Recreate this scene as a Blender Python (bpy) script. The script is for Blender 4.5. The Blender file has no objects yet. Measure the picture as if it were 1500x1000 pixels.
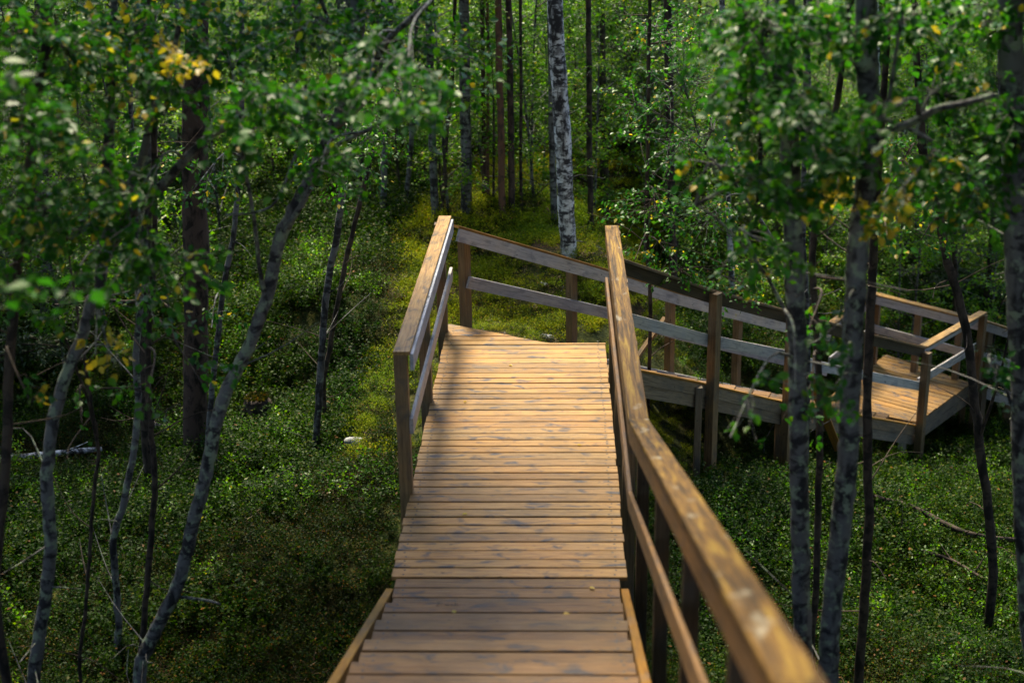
import bpy, math, random
import numpy as np
from mathutils import Vector, Matrix

S = bpy.context.scene
COL = S.collection
rad = math.radians

# ------------------------------------------------------------------ camera
CAM = np.array([-0.4261, -8.2555, 4.6192]); YAW, PITCH, ROLL, F = 0.0364, 0.346, -0.0170, 2083.0
_cy, _sy = math.cos(YAW), math.sin(YAW)
FWD = np.array([-_sy * math.cos(PITCH), _cy * math.cos(PITCH), -math.sin(PITCH)])
_rt = np.array([_cy, _sy, 0.0]); _up = np.cross(_rt, FWD)
RT = math.cos(ROLL) * _rt + math.sin(ROLL) * _up
UP = -math.sin(ROLL) * _rt + math.cos(ROLL) * _up
cam_data = bpy.data.cameras.new('camera'); cam = bpy.data.objects.new('camera', cam_data); COL.objects.link(cam)
m = Matrix((RT.tolist(), UP.tolist(), (-FWD).tolist())).transposed().to_4x4(); m.translation = CAM.tolist()
cam.matrix_world = m
cam_data.sensor_width = 36.0; cam_data.lens = 36.0 * F / 1500.0
cam_data.clip_start = 0.05; cam_data.clip_end = 1200
cam_data.dof.use_dof = True; cam_data.dof.focus_distance = 13.3; cam_data.dof.aperture_fstop = 1.35
S.camera = cam

# ------------------------------------------------------------------ light
SUN = Vector((-0.12, 0.44, 0.86)).normalized()
w = bpy.data.worlds.new('World'); S.world = w; w.use_nodes = True
nt = w.node_tree; nt.nodes.clear()
sky = nt.nodes.new('ShaderNodeTexSky'); sky.sky_type = 'NISHITA'; sky.sun_disc = False
sky.sun_elevation = math.asin(SUN.z); sky.sun_rotation = math.atan2(SUN.x, SUN.y)
bg = nt.nodes.new('ShaderNodeBackground'); bg.inputs['Strength'].default_value = 0.12
wo = nt.nodes.new('ShaderNodeOutputWorld')
nt.links.new(sky.outputs[0], bg.inputs[0]); nt.links.new(bg.outputs[0], wo.inputs[0])
sd = bpy.data.lights.new('sun', 'SUN'); sd.energy = 4.0; sd.angle = rad(12); sd.color = (1.0, 0.90, 0.64)
so = bpy.data.objects.new('sun', sd); COL.objects.link(so); so.location = (0, 0, 30)
so.rotation_euler = SUN.to_track_quat('Z', 'Y').to_euler()
S.view_settings.view_transform = 'Standard'; S.view_settings.look = 'None'
S.view_settings.exposure = 1.55; S.view_settings.gamma = 1.0; S.view_settings.use_curve_mapping = False
S.cycles.max_bounces = 6; S.cycles.diffuse_bounces = 3; S.cycles.glossy_bounces = 2; S.cycles.transmission_bounces = 4
S.cycles.transparent_max_bounces = 4
S.cycles.use_denoising = True
S.cycles.sample_clamp_indirect = 4.0

# ------------------------------------------------------------------ helpers
def ray(x, y):
    return FWD + RT * ((x - 750) / F) - UP * ((y - 500) / F)
def at(x, y, depth):                       # the point behind a pixel of the photo at a distance along the view axis
    return CAM + ray(x, y) * depth
def atY(x, y, Y):
    d = ray(x, y); return CAM + d * ((Y - CAM[1]) / d[1])
def atZ(x, y, Z):
    d = ray(x, y); return CAM + d * ((Z - CAM[2]) / d[2])
def inplane(A, B, x, y):                   # ray against the upright plane through A and B
    n = np.array([B[1] - A[1], A[0] - B[0], 0.0]); d = ray(x, y)
    return CAM + d * (np.dot(n, np.array(A) - CAM) / np.dot(n, d))

def thing(name, label, cat, loc=(0, 0, 0), group=None):
    o = bpy.data.objects.new(name, None); COL.objects.link(o); o.location = [float(v) for v in loc]
    o['label'] = label; o['category'] = cat
    if group: o['group'] = group
    o.empty_display_size = 0.1
    return o
def tag(o, label=None, cat=None, group=None, kind=None):
    if label: o['label'] = label
    if cat: o['category'] = cat
    if group: o['group'] = group
    if kind: o['kind'] = kind
    return o
def new_mesh(name, V, faces, mats, tone=None, mi=None, smooth=False):
    me = bpy.data.meshes.new(name)
    V = np.asarray(V, dtype=np.float32)
    if isinstance(faces, np.ndarray):
        nf, k = faces.shape
        me.vertices.add(len(V)); me.vertices.foreach_set('co', V.ravel())
        me.loops.add(nf * k); me.loops.foreach_set('vertex_index', faces.astype(np.int32).ravel())
        me.polygons.add(nf)
        me.polygons.foreach_set('loop_start', np.arange(0, nf * k, k, dtype=np.int32))
        me.polygons.foreach_set('loop_total', np.full(nf, k, dtype=np.int32))
    else:
        me.from_pydata(V.tolist(), [], faces)
    for mt in mats: me.materials.append(mt)
    if mi is not None: me.polygons.foreach_set('material_index', np.asarray(mi, dtype=np.int32))
    if smooth: me.polygons.foreach_set('use_smooth', np.ones(len(me.polygons), dtype=bool))
    me.update(calc_edges=True)
    if tone is not None:
        a = me.attributes.new('tone', 'FLOAT', 'FACE'); a.data.foreach_set('value', np.asarray(tone, dtype=np.float32))
    return me
def link(name, me, parent=None, loc=None):
    o = bpy.data.objects.new(name, me); COL.objects.link(o)
    if parent: o.parent = parent
    if loc is not None: o.location = [float(v) for v in loc]
    return o

# ------------------------------------------------------------------ materials
class NT:
    def __init__(s, name):
        s.m = bpy.data.materials.new(name); s.m.use_nodes = True; s.t = s.m.node_tree; s.t.nodes.clear()
        s.out = s.n('ShaderNodeOutputMaterial')
    def n(s, typ, **kw):
        nd = s.t.nodes.new(typ)
        for k, v in kw.items():
            if k in nd.inputs.keys() if isinstance(k, str) else False: nd.inputs[k].default_value = v
            else: setattr(nd, k, v)
        return nd
    def l(s, a, b): s.t.links.new(a, b)
    def noise(s, vec, scale, detail=3, rough=0.55, dist=0.0):
        nd = s.n('ShaderNodeTexNoise'); nd.inputs['Scale'].default_value = scale; nd.inputs['Detail'].default_value = detail
        nd.inputs['Roughness'].default_value = rough; nd.inputs['Distortion'].default_value = dist
        s.l(vec, nd.inputs['Vector']); return nd.outputs['Fac']
    def ramp(s, fac, stops):
        r = s.n('ShaderNodeValToRGB'); e = r.color_ramp.elements
        while len(e) < len(stops): e.new(0.5)
        for i, (p, c) in enumerate(stops):
            e[i].position = p; e[i].color = (*c, 1) if len(c) == 3 else c
        s.l(fac, r.inputs[0]); return r.outputs[0]
    def mix(s, fac, a, b, mode='MIX'):
        x = s.n('ShaderNodeMixRGB', blend_type=mode)
        for i, v in zip((0, 1, 2), (fac, a, b)):
            if hasattr(v, 'is_output'): s.l(v, x.inputs[i])
            elif isinstance(v, (int, float)): x.inputs[i].default_value = v
            else: x.inputs[i].default_value = (*v, 1)
        return x.outputs[0]
    def math(s, op, a, b=0.0, c=None):
        x = s.n('ShaderNodeMath', operation=op)
        for i, v in enumerate((a, b) if c is None else (a, b, c)):
            if hasattr(v, 'is_output'): s.l(v, x.inputs[i])
            else: x.inputs[i].default_value = v
        return x.outputs[0]
    def mapping(s, scale, rnd=True, coord='Object'):
        tc = s.n('ShaderNodeTexCoord'); mp = s.n('ShaderNodeMapping'); mp.inputs['Scale'].default_value = scale
        s.l(tc.outputs[coord], mp.inputs['Vector'])
        if rnd:
            oi = s.n('ShaderNodeObjectInfo'); cb = s.n('ShaderNodeCombineXYZ')
            s.l(s.math('MULTIPLY', oi.outputs['Random'], 37.0), cb.inputs[0]); s.l(s.math('MULTIPLY', oi.outputs['Random'], 91.0), cb.inputs[1])
            s.l(cb.outputs[0], mp.inputs['Location'])
        return mp.outputs[0]
    def bsdf(s, col, rough, bump=None, bstr=0.3, bdist=0.01, spec=0.5):
        b = s.n('ShaderNodeBsdfPrincipled'); s.l(col, b.inputs['Base Color']) if hasattr(col, 'is_output') else None
        if not hasattr(col, 'is_output'): b.inputs['Base Color'].default_value = (*col, 1)
        if hasattr(rough, 'is_output'): s.l(rough, b.inputs['Roughness'])
        else: b.inputs['Roughness'].default_value = rough
        b.inputs['Specular IOR Level'].default_value = spec
        if bump is not None:
            bp = s.n('ShaderNodeBump'); bp.inputs['Strength'].default_value = bstr; bp.inputs['Distance'].default_value = bdist
            s.l(bump, bp.inputs['Height']); s.l(bp.outputs[0], b.inputs['Normal'])
        return b.outputs[0]
    def done(s, sh): s.l(sh, s.out.inputs['Surface']); return s.m

def wood(name, light, mid, dark, grey, greyness, rough=0.45):
    t = NT(name)
    grain = t.noise(t.mapping((1.1, 22, 22)), 3.0, 5, 0.65, 0.4)
    fine = t.noise(t.mapping((5, 150, 150)), 1.6, 3, 0.6)
    col = t.ramp(grain, [(0.28, dark), (0.45, mid), (0.7, light)])
    col = t.mix(0.35, col, t.ramp(fine, [(0.3, (0.35, 0.33, 0.32)), (0.65, (1, 1, 1))]), 'MULTIPLY')
    oi = t.n('ShaderNodeObjectInfo')
    col = t.mix(0.75, col, t.ramp(oi.outputs['Random'], [(0.0, (0.55, 0.50, 0.48)), (0.3, (1.0, 0.90, 0.76)), (0.5, (0.74, 0.76, 0.82)), (0.75, (1.1, 1.0, 0.85)), (1.0, (0.8, 0.64, 0.48))]), 'MULTIPLY')
    ge = t.n('ShaderNodeNewGeometry'); wp = t.noise(ge.outputs['Position'], 1.6, 4, 0.6)
    col = t.mix(0.6, col, t.ramp(wp, [(0.36, (0.62, 0.60, 0.62)), (0.5, (1.0, 0.92, 0.82)), (0.64, (1.2, 1.0, 0.72))]), 'MULTIPLY')
    bl = t.noise(t.mapping((5.5, 13, 13)), 1.0, 4, 0.55, 0.6)
    bl2 = t.noise(t.mapping((1.1, 2, 2)), 1.0, 2)
    f = t.math('MULTIPLY', t.ramp(bl, [(0.53, (0, 0, 0)), (0.68, (1, 1, 1))]), t.math('ADD', bl2, 0.32))
    col = t.mix(t.math('MULTIPLY', f, greyness), col, grey)
    kn = t.noise(t.mapping((11, 26, 26)), 1.0, 2)
    col = t.mix(t.ramp(kn, [(0.7, (0, 0, 0)), (0.76, (1, 1, 1))]), col, tuple(v * 0.35 for v in dark))
    r = t.math('MULTIPLY_ADD', bl, 0.35, rough - 0.12)
    return t.done(t.bsdf(col, r, grain, 0.5, 0.008, 0.32))
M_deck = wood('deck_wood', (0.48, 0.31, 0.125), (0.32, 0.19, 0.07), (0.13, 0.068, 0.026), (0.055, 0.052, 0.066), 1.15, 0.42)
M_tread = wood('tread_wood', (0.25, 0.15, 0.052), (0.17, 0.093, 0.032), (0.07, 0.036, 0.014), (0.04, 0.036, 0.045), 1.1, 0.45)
M_rail = wood('rail_wood', (0.60, 0.42, 0.19), (0.40, 0.25, 0.10), (0.17, 0.095, 0.04), (0.075, 0.06, 0.05), 1.1, 0.42)
M_grey = wood('weathered_skylit_wood', (0.66, 0.71, 0.84), (0.52, 0.56, 0.68), (0.26, 0.28, 0.34), (0.11, 0.12, 0.16), 0.6, 0.5)  # weathered grey, with blue skylight mixed into the colour
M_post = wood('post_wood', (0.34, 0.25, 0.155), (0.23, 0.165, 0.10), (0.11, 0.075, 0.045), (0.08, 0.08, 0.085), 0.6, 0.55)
def mossy():
    t = NT('mossy_handrail')
    st = t.noise(t.mapping((1.6, 30, 5)), 1.0, 6, 0.68, 0.8); gr = t.noise(t.mapping((3, 90, 90)), 1.3, 4, 0.65)
    col = t.ramp(st, [(0.34, (0.03, 0.02, 0.01)), (0.45, (0.09, 0.048, 0.016)), (0.55, (0.19, 0.10, 0.024)), (0.64, (0.30, 0.19, 0.032)), (0.75, (0.32, 0.24, 0.08))])
    col = t.mix(0.45, col, t.ramp(gr, [(0.3, (0.45, 0.42, 0.4)), (0.65, (1, 1, 1))]), 'MULTIPLY')
    bl = t.noise(t.mapping((4, 9, 9)), 1.0, 3, 0.6); col = t.mix(t.ramp(bl, [(0.62, (0, 0, 0)), (0.72, (0.8, 0.8, 0.8))]), col, (0.30, 0.26, 0.20))
    return t.done(t.bsdf(col, 0.68, gr, 0.6, 0.01, 0.25))
M_mossy = mossy()
M_fascia = wood('fascia_wood', (0.38, 0.33, 0.27), (0.26, 0.22, 0.18), (0.12, 0.10, 0.08), (0.10, 0.10, 0.10), 0.7, 0.55)
M_brownw = wood('brown_wood', (0.30, 0.19, 0.10), (0.20, 0.12, 0.06), (0.09, 0.055, 0.03), (0.07, 0.06, 0.06), 0.8, 0.5)
M_darkw = wood('dark_shaded_wet_wood', (0.10, 0.075, 0.05), (0.06, 0.045, 0.03), (0.03, 0.022, 0.016), (0.05, 0.05, 0.05), 0.5, 0.5)  # wet tone plus the shade of the stair side board, both in the colour
M_orange = wood('stringer_wood', (0.42, 0.24, 0.04), (0.30, 0.16, 0.028), (0.15, 0.075, 0.025), (0.14, 0.12, 0.11), 0.5, 0.5)
def plain(name, c, r=0.6, metal=0.0):
    t = NT(name); return t.done(t.bsdf(c, r))
M_screw = plain('screw_metal', (0.035, 0.03, 0.03), 0.5)
M_ink = plain('ink', (0.02, 0.016, 0.014), 0.8)

def leafmat(name, stops, trans=0.42, rough=0.38, jitter=0.35, spec=0.5, patch=None):
    t = NT(name)
    a = t.n('ShaderNodeAttribute', attribute_name='tone')
    oi = t.n('ShaderNodeObjectInfo')
    col = t.ramp(a.outputs['Fac'], stops)
    col = t.mix(jitter, col, t.ramp(oi.outputs['Random'], [(0, (0.6, 0.75, 0.62)), (0.5, (1, 1, 1)), (1, (1.35, 1.15, 0.6))]), 'MULTIPLY')
    if patch:
        ge = t.n('ShaderNodeNewGeometry'); pn = t.noise(ge.outputs['Position'], patch, 3, 0.6)
        col = t.mix(1.0, col, t.ramp(pn, [(0.34, (0.55, 0.75, 0.6)), (0.5, (1, 1, 1)), (0.66, (1.5, 1.42, 0.7))]), 'MULTIPLY')
    p = t.bsdf(col, rough, spec=spec)
    tr = t.n('ShaderNodeBsdfTranslucent'); t.l(t.mix(1.0, col, (1.5, 1.6, 0.6), 'MULTIPLY'), tr.inputs[0])
    mx = t.n('ShaderNodeMixShader'); mx.inputs[0].default_value = trans
    t.l(p, mx.inputs[1]); t.l(tr.outputs[0], mx.inputs[2])
    return t.done(mx.outputs[0])
GRN = [(0.0, (0.010, 0.060, 0.014)), (0.45, (0.026, 0.125, 0.010)), (0.8, (0.065, 0.185, 0.006)), (0.93, (0.15, 0.19, 0.02)), (0.955, (0.44, 0.36, 0.03)), (1.0, (0.5, 0.32, 0.03))]
M_leaf = leafmat('birch_leaf', GRN, 0.5, 0.42, spec=0.45)
M_leaf_far = leafmat('understory_leaf', [(0.0, (0.025, 0.095, 0.008)), (0.5, (0.085, 0.20, 0.006)), (0.85, (0.19, 0.28, 0.008)), (0.96, (0.26, 0.26, 0.03)), (1.0, (0.42, 0.3, 0.04))], 0.55, spec=0.4, patch=0.25)
M_needle = leafmat('needles', [(0.0, (0.02, 0.045, 0.018)), (0.7, (0.045, 0.08, 0.025)), (1.0, (0.09, 0.11, 0.03))], 0.15, 0.5)
M_bil = leafmat('bilberry_leaf', [(0.0, (0.002, 0.010, 0.001)), (0.5, (0.010, 0.034, 0.002)), (0.85, (0.040, 0.072, 0.004)), (0.95, (0.12, 0.10, 0.015)), (1.0, (0.16, 0.05, 0.02))], 0.45, 0.5, 0.45, 0.12, 0.4)  # ground shade partly worked into these leaf greens
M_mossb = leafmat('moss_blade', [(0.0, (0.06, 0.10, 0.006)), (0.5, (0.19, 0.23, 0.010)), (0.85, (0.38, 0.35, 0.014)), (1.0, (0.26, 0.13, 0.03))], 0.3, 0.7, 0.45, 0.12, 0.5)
M_mossd = leafmat('shade_dark_moss_blade', [(0.0, (0.008, 0.012, 0.003)), (0.5, (0.020, 0.026, 0.005)), (0.85, (0.05, 0.04, 0.010)), (1.0, (0.10, 0.04, 0.018))], 0.3, 0.7, 0.45, 0.12, 0.5)  # moss with the shade of the near ground put into its colour
M_straw = leafmat('straw', [(0.0, (0.08, 0.05, 0.03)), (0.6, (0.16, 0.10, 0.05)), (1.0, (0.42, 0.33, 0.16))], 0.2, 0.6)

def bark(name, base, dark, amount, lichen=None, lz=26, li=0.5):
    t = NT(name)
    v = t.mapping((1, 1, 1))
    band = t.noise(t.mapping((7, 7, lz)), 1.0, 4, 0.6, 0.5)
    big = t.noise(t.mapping((6, 6, 2.2)), 1.6, 4, 0.6)
    col = t.mix(t.ramp(band, [(amount, (0, 0, 0)), (amount + 0.1, (1, 1, 1))]), base, dark)
    col = t.mix(t.ramp(big, [(amount + 0.02, (0, 0, 0)), (amount + 0.14, (1, 1, 1))]), col, tuple(c * 0.8 for c in dark))
    if lichen:
        ln = t.noise(v, 13, 4, 0.6)
        col = t.mix(t.ramp(ln, [(li, (0, 0, 0)), (li + 0.08, (1, 1, 1))]), col, lichen)
    return t.done(t.bsdf(col, 0.85, big, 0.6, 0.02, 0.2))
M_birch = bark('birch_bark', (0.70, 0.69, 0.72), (0.05, 0.046, 0.052), 0.465, (0.22, 0.21, 0.22), 15, 0.56)
M_gbirch = bark('grey_bark', (0.15, 0.145, 0.15), (0.035, 0.032, 0.034), 0.48, (0.20, 0.23, 0.19), 18, 0.58)
M_lbark = bark('lichen_bark', (0.14, 0.135, 0.14), (0.03, 0.028, 0.032), 0.50, (0.23, 0.27, 0.20), 12, 0.53)
M_dbark = bark('dark_bark', (0.075, 0.055, 0.045), (0.025, 0.02, 0.018), 0.48, None, 9)
M_pine = bark('pine_bark', (0.085, 0.055, 0.045), (0.025, 0.018, 0.016), 0.50, (0.15, 0.15, 0.14), 5, 0.66)
M_rbark = bark('red_bark', (0.17, 0.085, 0.055), (0.08, 0.05, 0.04), 0.52, None, 6)

def ground_mat():
    t = NT('forest_floor')
    tc = t.n('ShaderNodeTexCoord'); P = tc.outputs['Object']
    a = t.noise(P, 0.7, 6, 0.65); b = t.noise(P, 6, 5, 0.65); c = t.noise(P, 28, 4, 0.7)
    col = t.ramp(b, [(0.3, (0.015, 0.022, 0.006)), (0.5, (0.04, 0.05, 0.010)), (0.68, (0.10, 0.095, 0.018))])
    col = t.mix(t.ramp(a, [(0.5, (0, 0, 0)), (0.66, (1, 1, 1))]), col, t.ramp(c, [(0.3, (0.02, 0.012, 0.008)), (0.6, (0.07, 0.035, 0.02)), (0.8, (0.15, 0.09, 0.045))]))
    col = t.mix(0.5, col, t.ramp(c, [(0.3, (0.4, 0.4, 0.4)), (0.65, (1, 1, 1))]), 'MULTIPLY')
    h = t.math('ADD', b, t.math('MULTIPLY', c, 0.5))
    return t.done(t.bsdf(col, 0.9, h, 1.0, 0.09, 0.2))
M_ground = ground_mat()
def stonemat():
    t = NT('stone'); v = t.mapping((1, 1, 1))
    a = t.noise(v, 9, 5); col = t.ramp(a, [(0.3, (0.16, 0.16, 0.17)), (0.6, (0.5, 0.5, 0.52)), (0.75, (0.2, 0.22, 0.14))])
    return t.done(t.bsdf(col, 0.8, a, 0.6, 0.02))
M_stone = stonemat()

# ------------------------------------------------------------------ terrain
CTRL = np.array([(-1.9, 2.6, -.85), (-1.0, 5.7, -.33), (-.3, 9.6, -.45), (-1.2, 11.6, -.3), (-3.2, 9, -.75), (-5.2, 9.5, -1.15), (0.3, 5.6, -1.1), (1.0, 7.4, -1.9), (0, 7.6, -.8),
    (1.1, 5.6, -2.0), (1.75, 6.4, -2.35), (2.3, 7.0, -2.65), (2.8, 7.55, -2.9), (3.6, 8.4, -3.3), (4.3, 9.1, -3.65), (5.0, 10.3, -3.8), (6.0, 11.6, -3.85), (3.4, 10.3, -3.65), (4.5, 11.8, -3.75), (3.2, 13.2, -2.7), (2, 10.2, -2.1), (4.6, 15, -3.3), (-4.6, 6.4, -1.95), (-3.6, 5.0, -1.6), (-7.5, 8, -2.3), (-3.3, .5, -1.45),
    (-5, -2, -1.3), (2, 1, -2.0), (3, -1, -1.8), (3.5, 4, -2.7), (6, 6, -3.4), (9, 11, -4.1), (0.6, -3, -.6), (-.7, -3, -.5), (-.7, -6, .9), (-.7, -9, 2.1), (-4, -8, 1.0), (3, -8, 1.0), (-.7, 0, -1.15),
    (-10, 25, -1.2), (0, 17, -.45), (-4, 15, -.5), (0, 26, -1.3), (12, 25, -3.8), (-20, 8, -3), (20, 8, -5.2), (0, 50, -1.5), (-30, 40, -1), (30, 40, -4), (0, -30, 3), (60, 0, -6), (-60, 0, -3), (0, 120, -3), (90, 120, -4), (-90, 120, -3), (0, -120, 3)])
def gz(x, y):
    x = np.asarray(x, float); y = np.asarray(y, float)
    d2 = (x[..., None] - CTRL[:, 0]) ** 2 + (y[..., None] - CTRL[:, 1]) ** 2
    w_ = 1.0 / (d2 + 0.15) ** 1.6
    z = (w_ * CTRL[:, 2]).sum(-1) / w_.sum(-1)
    z = z + 0.07 * np.sin(x * 1.7 + 0.6 * np.sin(y * 1.3)) * np.cos(y * 1.5 + x * .4) + 0.03 * np.sin(x * 5.1 + y * 2.2) * np.sin(y * 4.3 - x)
    return z
def gzf(x, y): return float(gz(np.array([x]), np.array([y]))[0])
def ground_hit(x, y):                       # where a pixel's ray meets the ground
    d = ray(x, y); t = 3.0
    while t < 80:
        p = CAM + d * t
        if p[2] < gzf(p[0], p[1]): return p
        t += 0.04
    return CAM + d * 60
def axis(c, n, dense, far):
    u = np.linspace(-1, 1, n); s = np.sign(u) * (np.abs(u) * dense + (far - dense) * np.abs(u) ** 9)
    return c + s
gx = axis(0, 240, 16, 150); gy = axis(8, 240, 18, 160)
X, Y = np.meshgrid(gx, gy); Z = gz(X, Y)
rs = np.random.RandomState(3)
Z = Z + rs.normal(0, 0.012, Z.shape)
V = np.stack([X, Y, Z], -1).reshape(-1, 3)
n = 240; idx = np.arange(n * n).reshape(n, n)
Fq = np.stack([idx[:-1, :-1], idx[:-1, 1:], idx[1:, 1:], idx[1:, :-1]], -1).reshape(-1, 4)
tag(link('ground', new_mesh('ground', V, Fq, [M_ground], smooth=True)), kind='structure')

# ------------------------------------------------------------------ boards
MESH = {}
def box_mesh(L, wd, th, mat, ch=0.004):
    key = (round(L, 3), round(wd, 3), round(th, 3), mat.name)
    if key not in MESH:
        a, b = wd / 2, th / 2; c = min(ch, b * .5, a * .5)
        sec = [(-a, -b), (a, -b), (a, b - c), (a - c, b), (-a + c, b), (-a, b - c)]
        V = [(x, y, z) for x in (-L / 2, L / 2) for y, z in sec]
        k = 6; Fc = [[i, (i + 1) % k, k + (i + 1) % k, k + i] for i in range(k)] + [list(range(k))[::-1], list(range(k, 2 * k))]
        MESH[key] = new_mesh('board', V, [f[::-1] for f in Fc], [mat])
    return MESH[key]
def board(name, parent, A, B, wd, th, mat, up=(0, 0, 1), label=None):
    """board from A to B (axis through its middle), wd sideways, th along up"""
    A = Vector([float(v) for v in A]); B = Vector([float(v) for v in B]); d = (B - A); L = d.length; d.normalize()
    u = Vector(up); side = u.cross(d).normalized(); u = d.cross(side).normalized()
    o = bpy.data.objects.new(name, box_mesh(L, wd, th, mat)); COL.objects.link(o)
    mm = Matrix((d, side, u)).transposed().to_4x4(); mm.translation = (A + B) / 2 - (parent.location if parent else Vector())
    o.parent = parent; o.matrix_local = mm
    if label: o['label'] = label
    return o
def post(parent, x, y, z0, z1, s=0.095, mat=None, yaw=0.0):
    return board('post', parent, (x, y, z0), (x, y, z1), s, s, mat or M_post, up=(math.cos(yaw), math.sin(yaw), 0))
def clip(poly, nrm, d):                    # keep points with nrm.p <= d
    out = []
    for i in range(len(poly)):
        a, b = poly[i], poly[(i + 1) % len(poly)]
        da, db = a[0] * nrm[0] + a[1] * nrm[1] - d, b[0] * nrm[0] + b[1] * nrm[1] - d
        if da <= 0: out.append(a)
        if da * db < 0:
            t = da / (da - db); out.append((a[0] + (b[0] - a[0]) * t, a[1] + (b[1] - a[1]) * t))
    return out
SCREWS = []
def plank_deck(parent, poly, dirv, z, pitch, gap, mat, seed, th=0.028, start=None, screws=None):
    """planks that run along dirv, cut to the convex polygon, laid one after the other across it"""
    r = random.Random(seed); dx, dy = dirv; nx, ny = -dy, dx
    vs = [p[0] * nx + p[1] * ny for p in poly]; v = min(vs) if start is None else start
    P0 = parent.location
    while v < max(vs) - 0.02:
        jl, jr = r.uniform(-.006, .006), r.uniform(-.006, .006)
        q = clip(clip(poly, (-nx, -ny), -(v)), (nx, ny), v + pitch - gap)
        if len(q) >= 3:
            cx, cy_ = sum(a[0] for a in q) / len(q), sum(a[1] for a in q) / len(q)
            vm = v + (pitch - gap) / 2; c = 0.0045; dz = r.uniform(-.0025, .0025); tl = r.uniform(-.0015, .0015)
            loc = [((a[0] - cx) * dx + (a[1] - cy_) * dy, (a[0] - cx) * nx + (a[1] - cy_) * ny) for a in q]
            um = max(abs(a[0]) for a in loc)
            loc = [(a[0] + (jr if a[0] > um * .8 else jl if a[0] < -um * .8 else 0), a[1]) for a in loc]
            k = len(loc); V = [(a, b, -th) for a, b in loc] + [(a, b, -c) for a, b in loc] + [(a - math.copysign(.002, a), b - math.copysign(c, b), tl * (1 if b > 0 else -1)) for a, b in loc]
            Fc = [list(range(k))[::-1], list(range(2 * k, 3 * k))]
            for lv in (0, k):
                Fc += [[lv + i, lv + (i + 1) % k, lv + k + (i + 1) % k, lv + k + i] for i in range(k)]
            me = new_mesh('plank', V, Fc, [mat])
            o = bpy.data.objects.new('plank', me); COL.objects.link(o); o.parent = parent
            mm = Matrix(((dx, dy, 0), (nx, ny, 0), (0, 0, 1))).transposed().to_4x4(); mm.translation = Vector((cx, cy_, z + dz)) - P0
            o.matrix_local = mm
            lo, hi = min(a[0] for a in loc), max(a[0] for a in loc)
            if screws is not None and hi - lo > .3:
                for uu in (lo + .07, hi - .07):
                    for vv in (-.03, .03):
                        u2 = uu + r.uniform(-.012, .012)
                        screws.append((cx + u2 * dx + vv * nx, cy_ + u2 * dy + vv * ny, z + dz + .0012))
        v += pitch
def screw_part(parent, pts):
    if not pts: return
    V, Fc = [], []
    for (x, y, z) in pts:
        b = len(V); rr = .009
        V += [(x + rr * math.cos(a) - parent.location.x, y + rr * math.sin(a) - parent.location.y, z - parent.location.z) for a in [i * math.tau / 6 for i in range(6)]]
        V.append((x - parent.location.x, y - parent.location.y, z + .0015 - parent.location.z))
        Fc += [[b + i, b + (i + 1) % 6, b + 6] for i in range(6)]
    tag(link('screw_heads', new_mesh('screw_heads', V, Fc, [M_screw]), parent), kind='stuff')

# ---- first landing
PITCH_P = 0.124
L1 = thing('landing_deck', 'long plank landing sunlit down its middle at the foot of the near stairs', 'landing', (-.75, 2.2, 0))
sc = []
plank_deck(L1, [(-1.55, 0), (0, 0), (0, 4.49), (-.53, 4.49), (-1.55, 5.09)], (1, 0), 0.0, PITCH_P, .012, M_deck, 5, start=0.0, screws=sc)
screw_part(L1, sc)
for x, y1 in ((-1.42, 4.92), (-.78, 4.5), (-.14, 4.35)):
    board('beam', L1, (x, .02, -.128), (x, y1, -.128), .048, .195, M_post)
for y in (.12, 2.2, 4.2):
    for x in (-1.36, -.2): post(L1, x, y, gzf(x, y) - .2, -.23 if False else -.05, .09)
# ---- near stairs
ST = thing('staircase', 'near timber stairs with broad two-plank treads in the bottom foreground', 'stairs', (-.78, -3.5, 0))
sc = []
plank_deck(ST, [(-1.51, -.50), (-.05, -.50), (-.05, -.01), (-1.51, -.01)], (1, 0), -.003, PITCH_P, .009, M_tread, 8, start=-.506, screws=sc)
GO, RI = .462, .156
for k in range(1, 14):
    yf = -.60 - GO * (k - 1)
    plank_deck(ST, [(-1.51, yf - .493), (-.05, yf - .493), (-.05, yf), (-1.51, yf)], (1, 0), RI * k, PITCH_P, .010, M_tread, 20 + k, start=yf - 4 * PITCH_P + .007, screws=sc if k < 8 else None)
screw_part(ST, sc)
SLP = RI / GO
for x0, mt in ((-1.556, M_orange), (-.016, M_orange)):
    board('stringer', ST, (x0, -.09, -.16), (x0, -6.3, -.16 + .335 * 6.21), .052, .22, mt)
for x0 in (-1.3, -.3):
    board('carriage', ST, (x0, -.45, -.2), (x0, -6.3, -.2 + SLP * 5.85), .048, .16, M_post)
for y in (-1.5, -3.6, -5.6):
    for x in (-1.3, -.3):
        post(ST, x, y, gzf(x, y) - .2, SLP * (-y) - .32)
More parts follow.
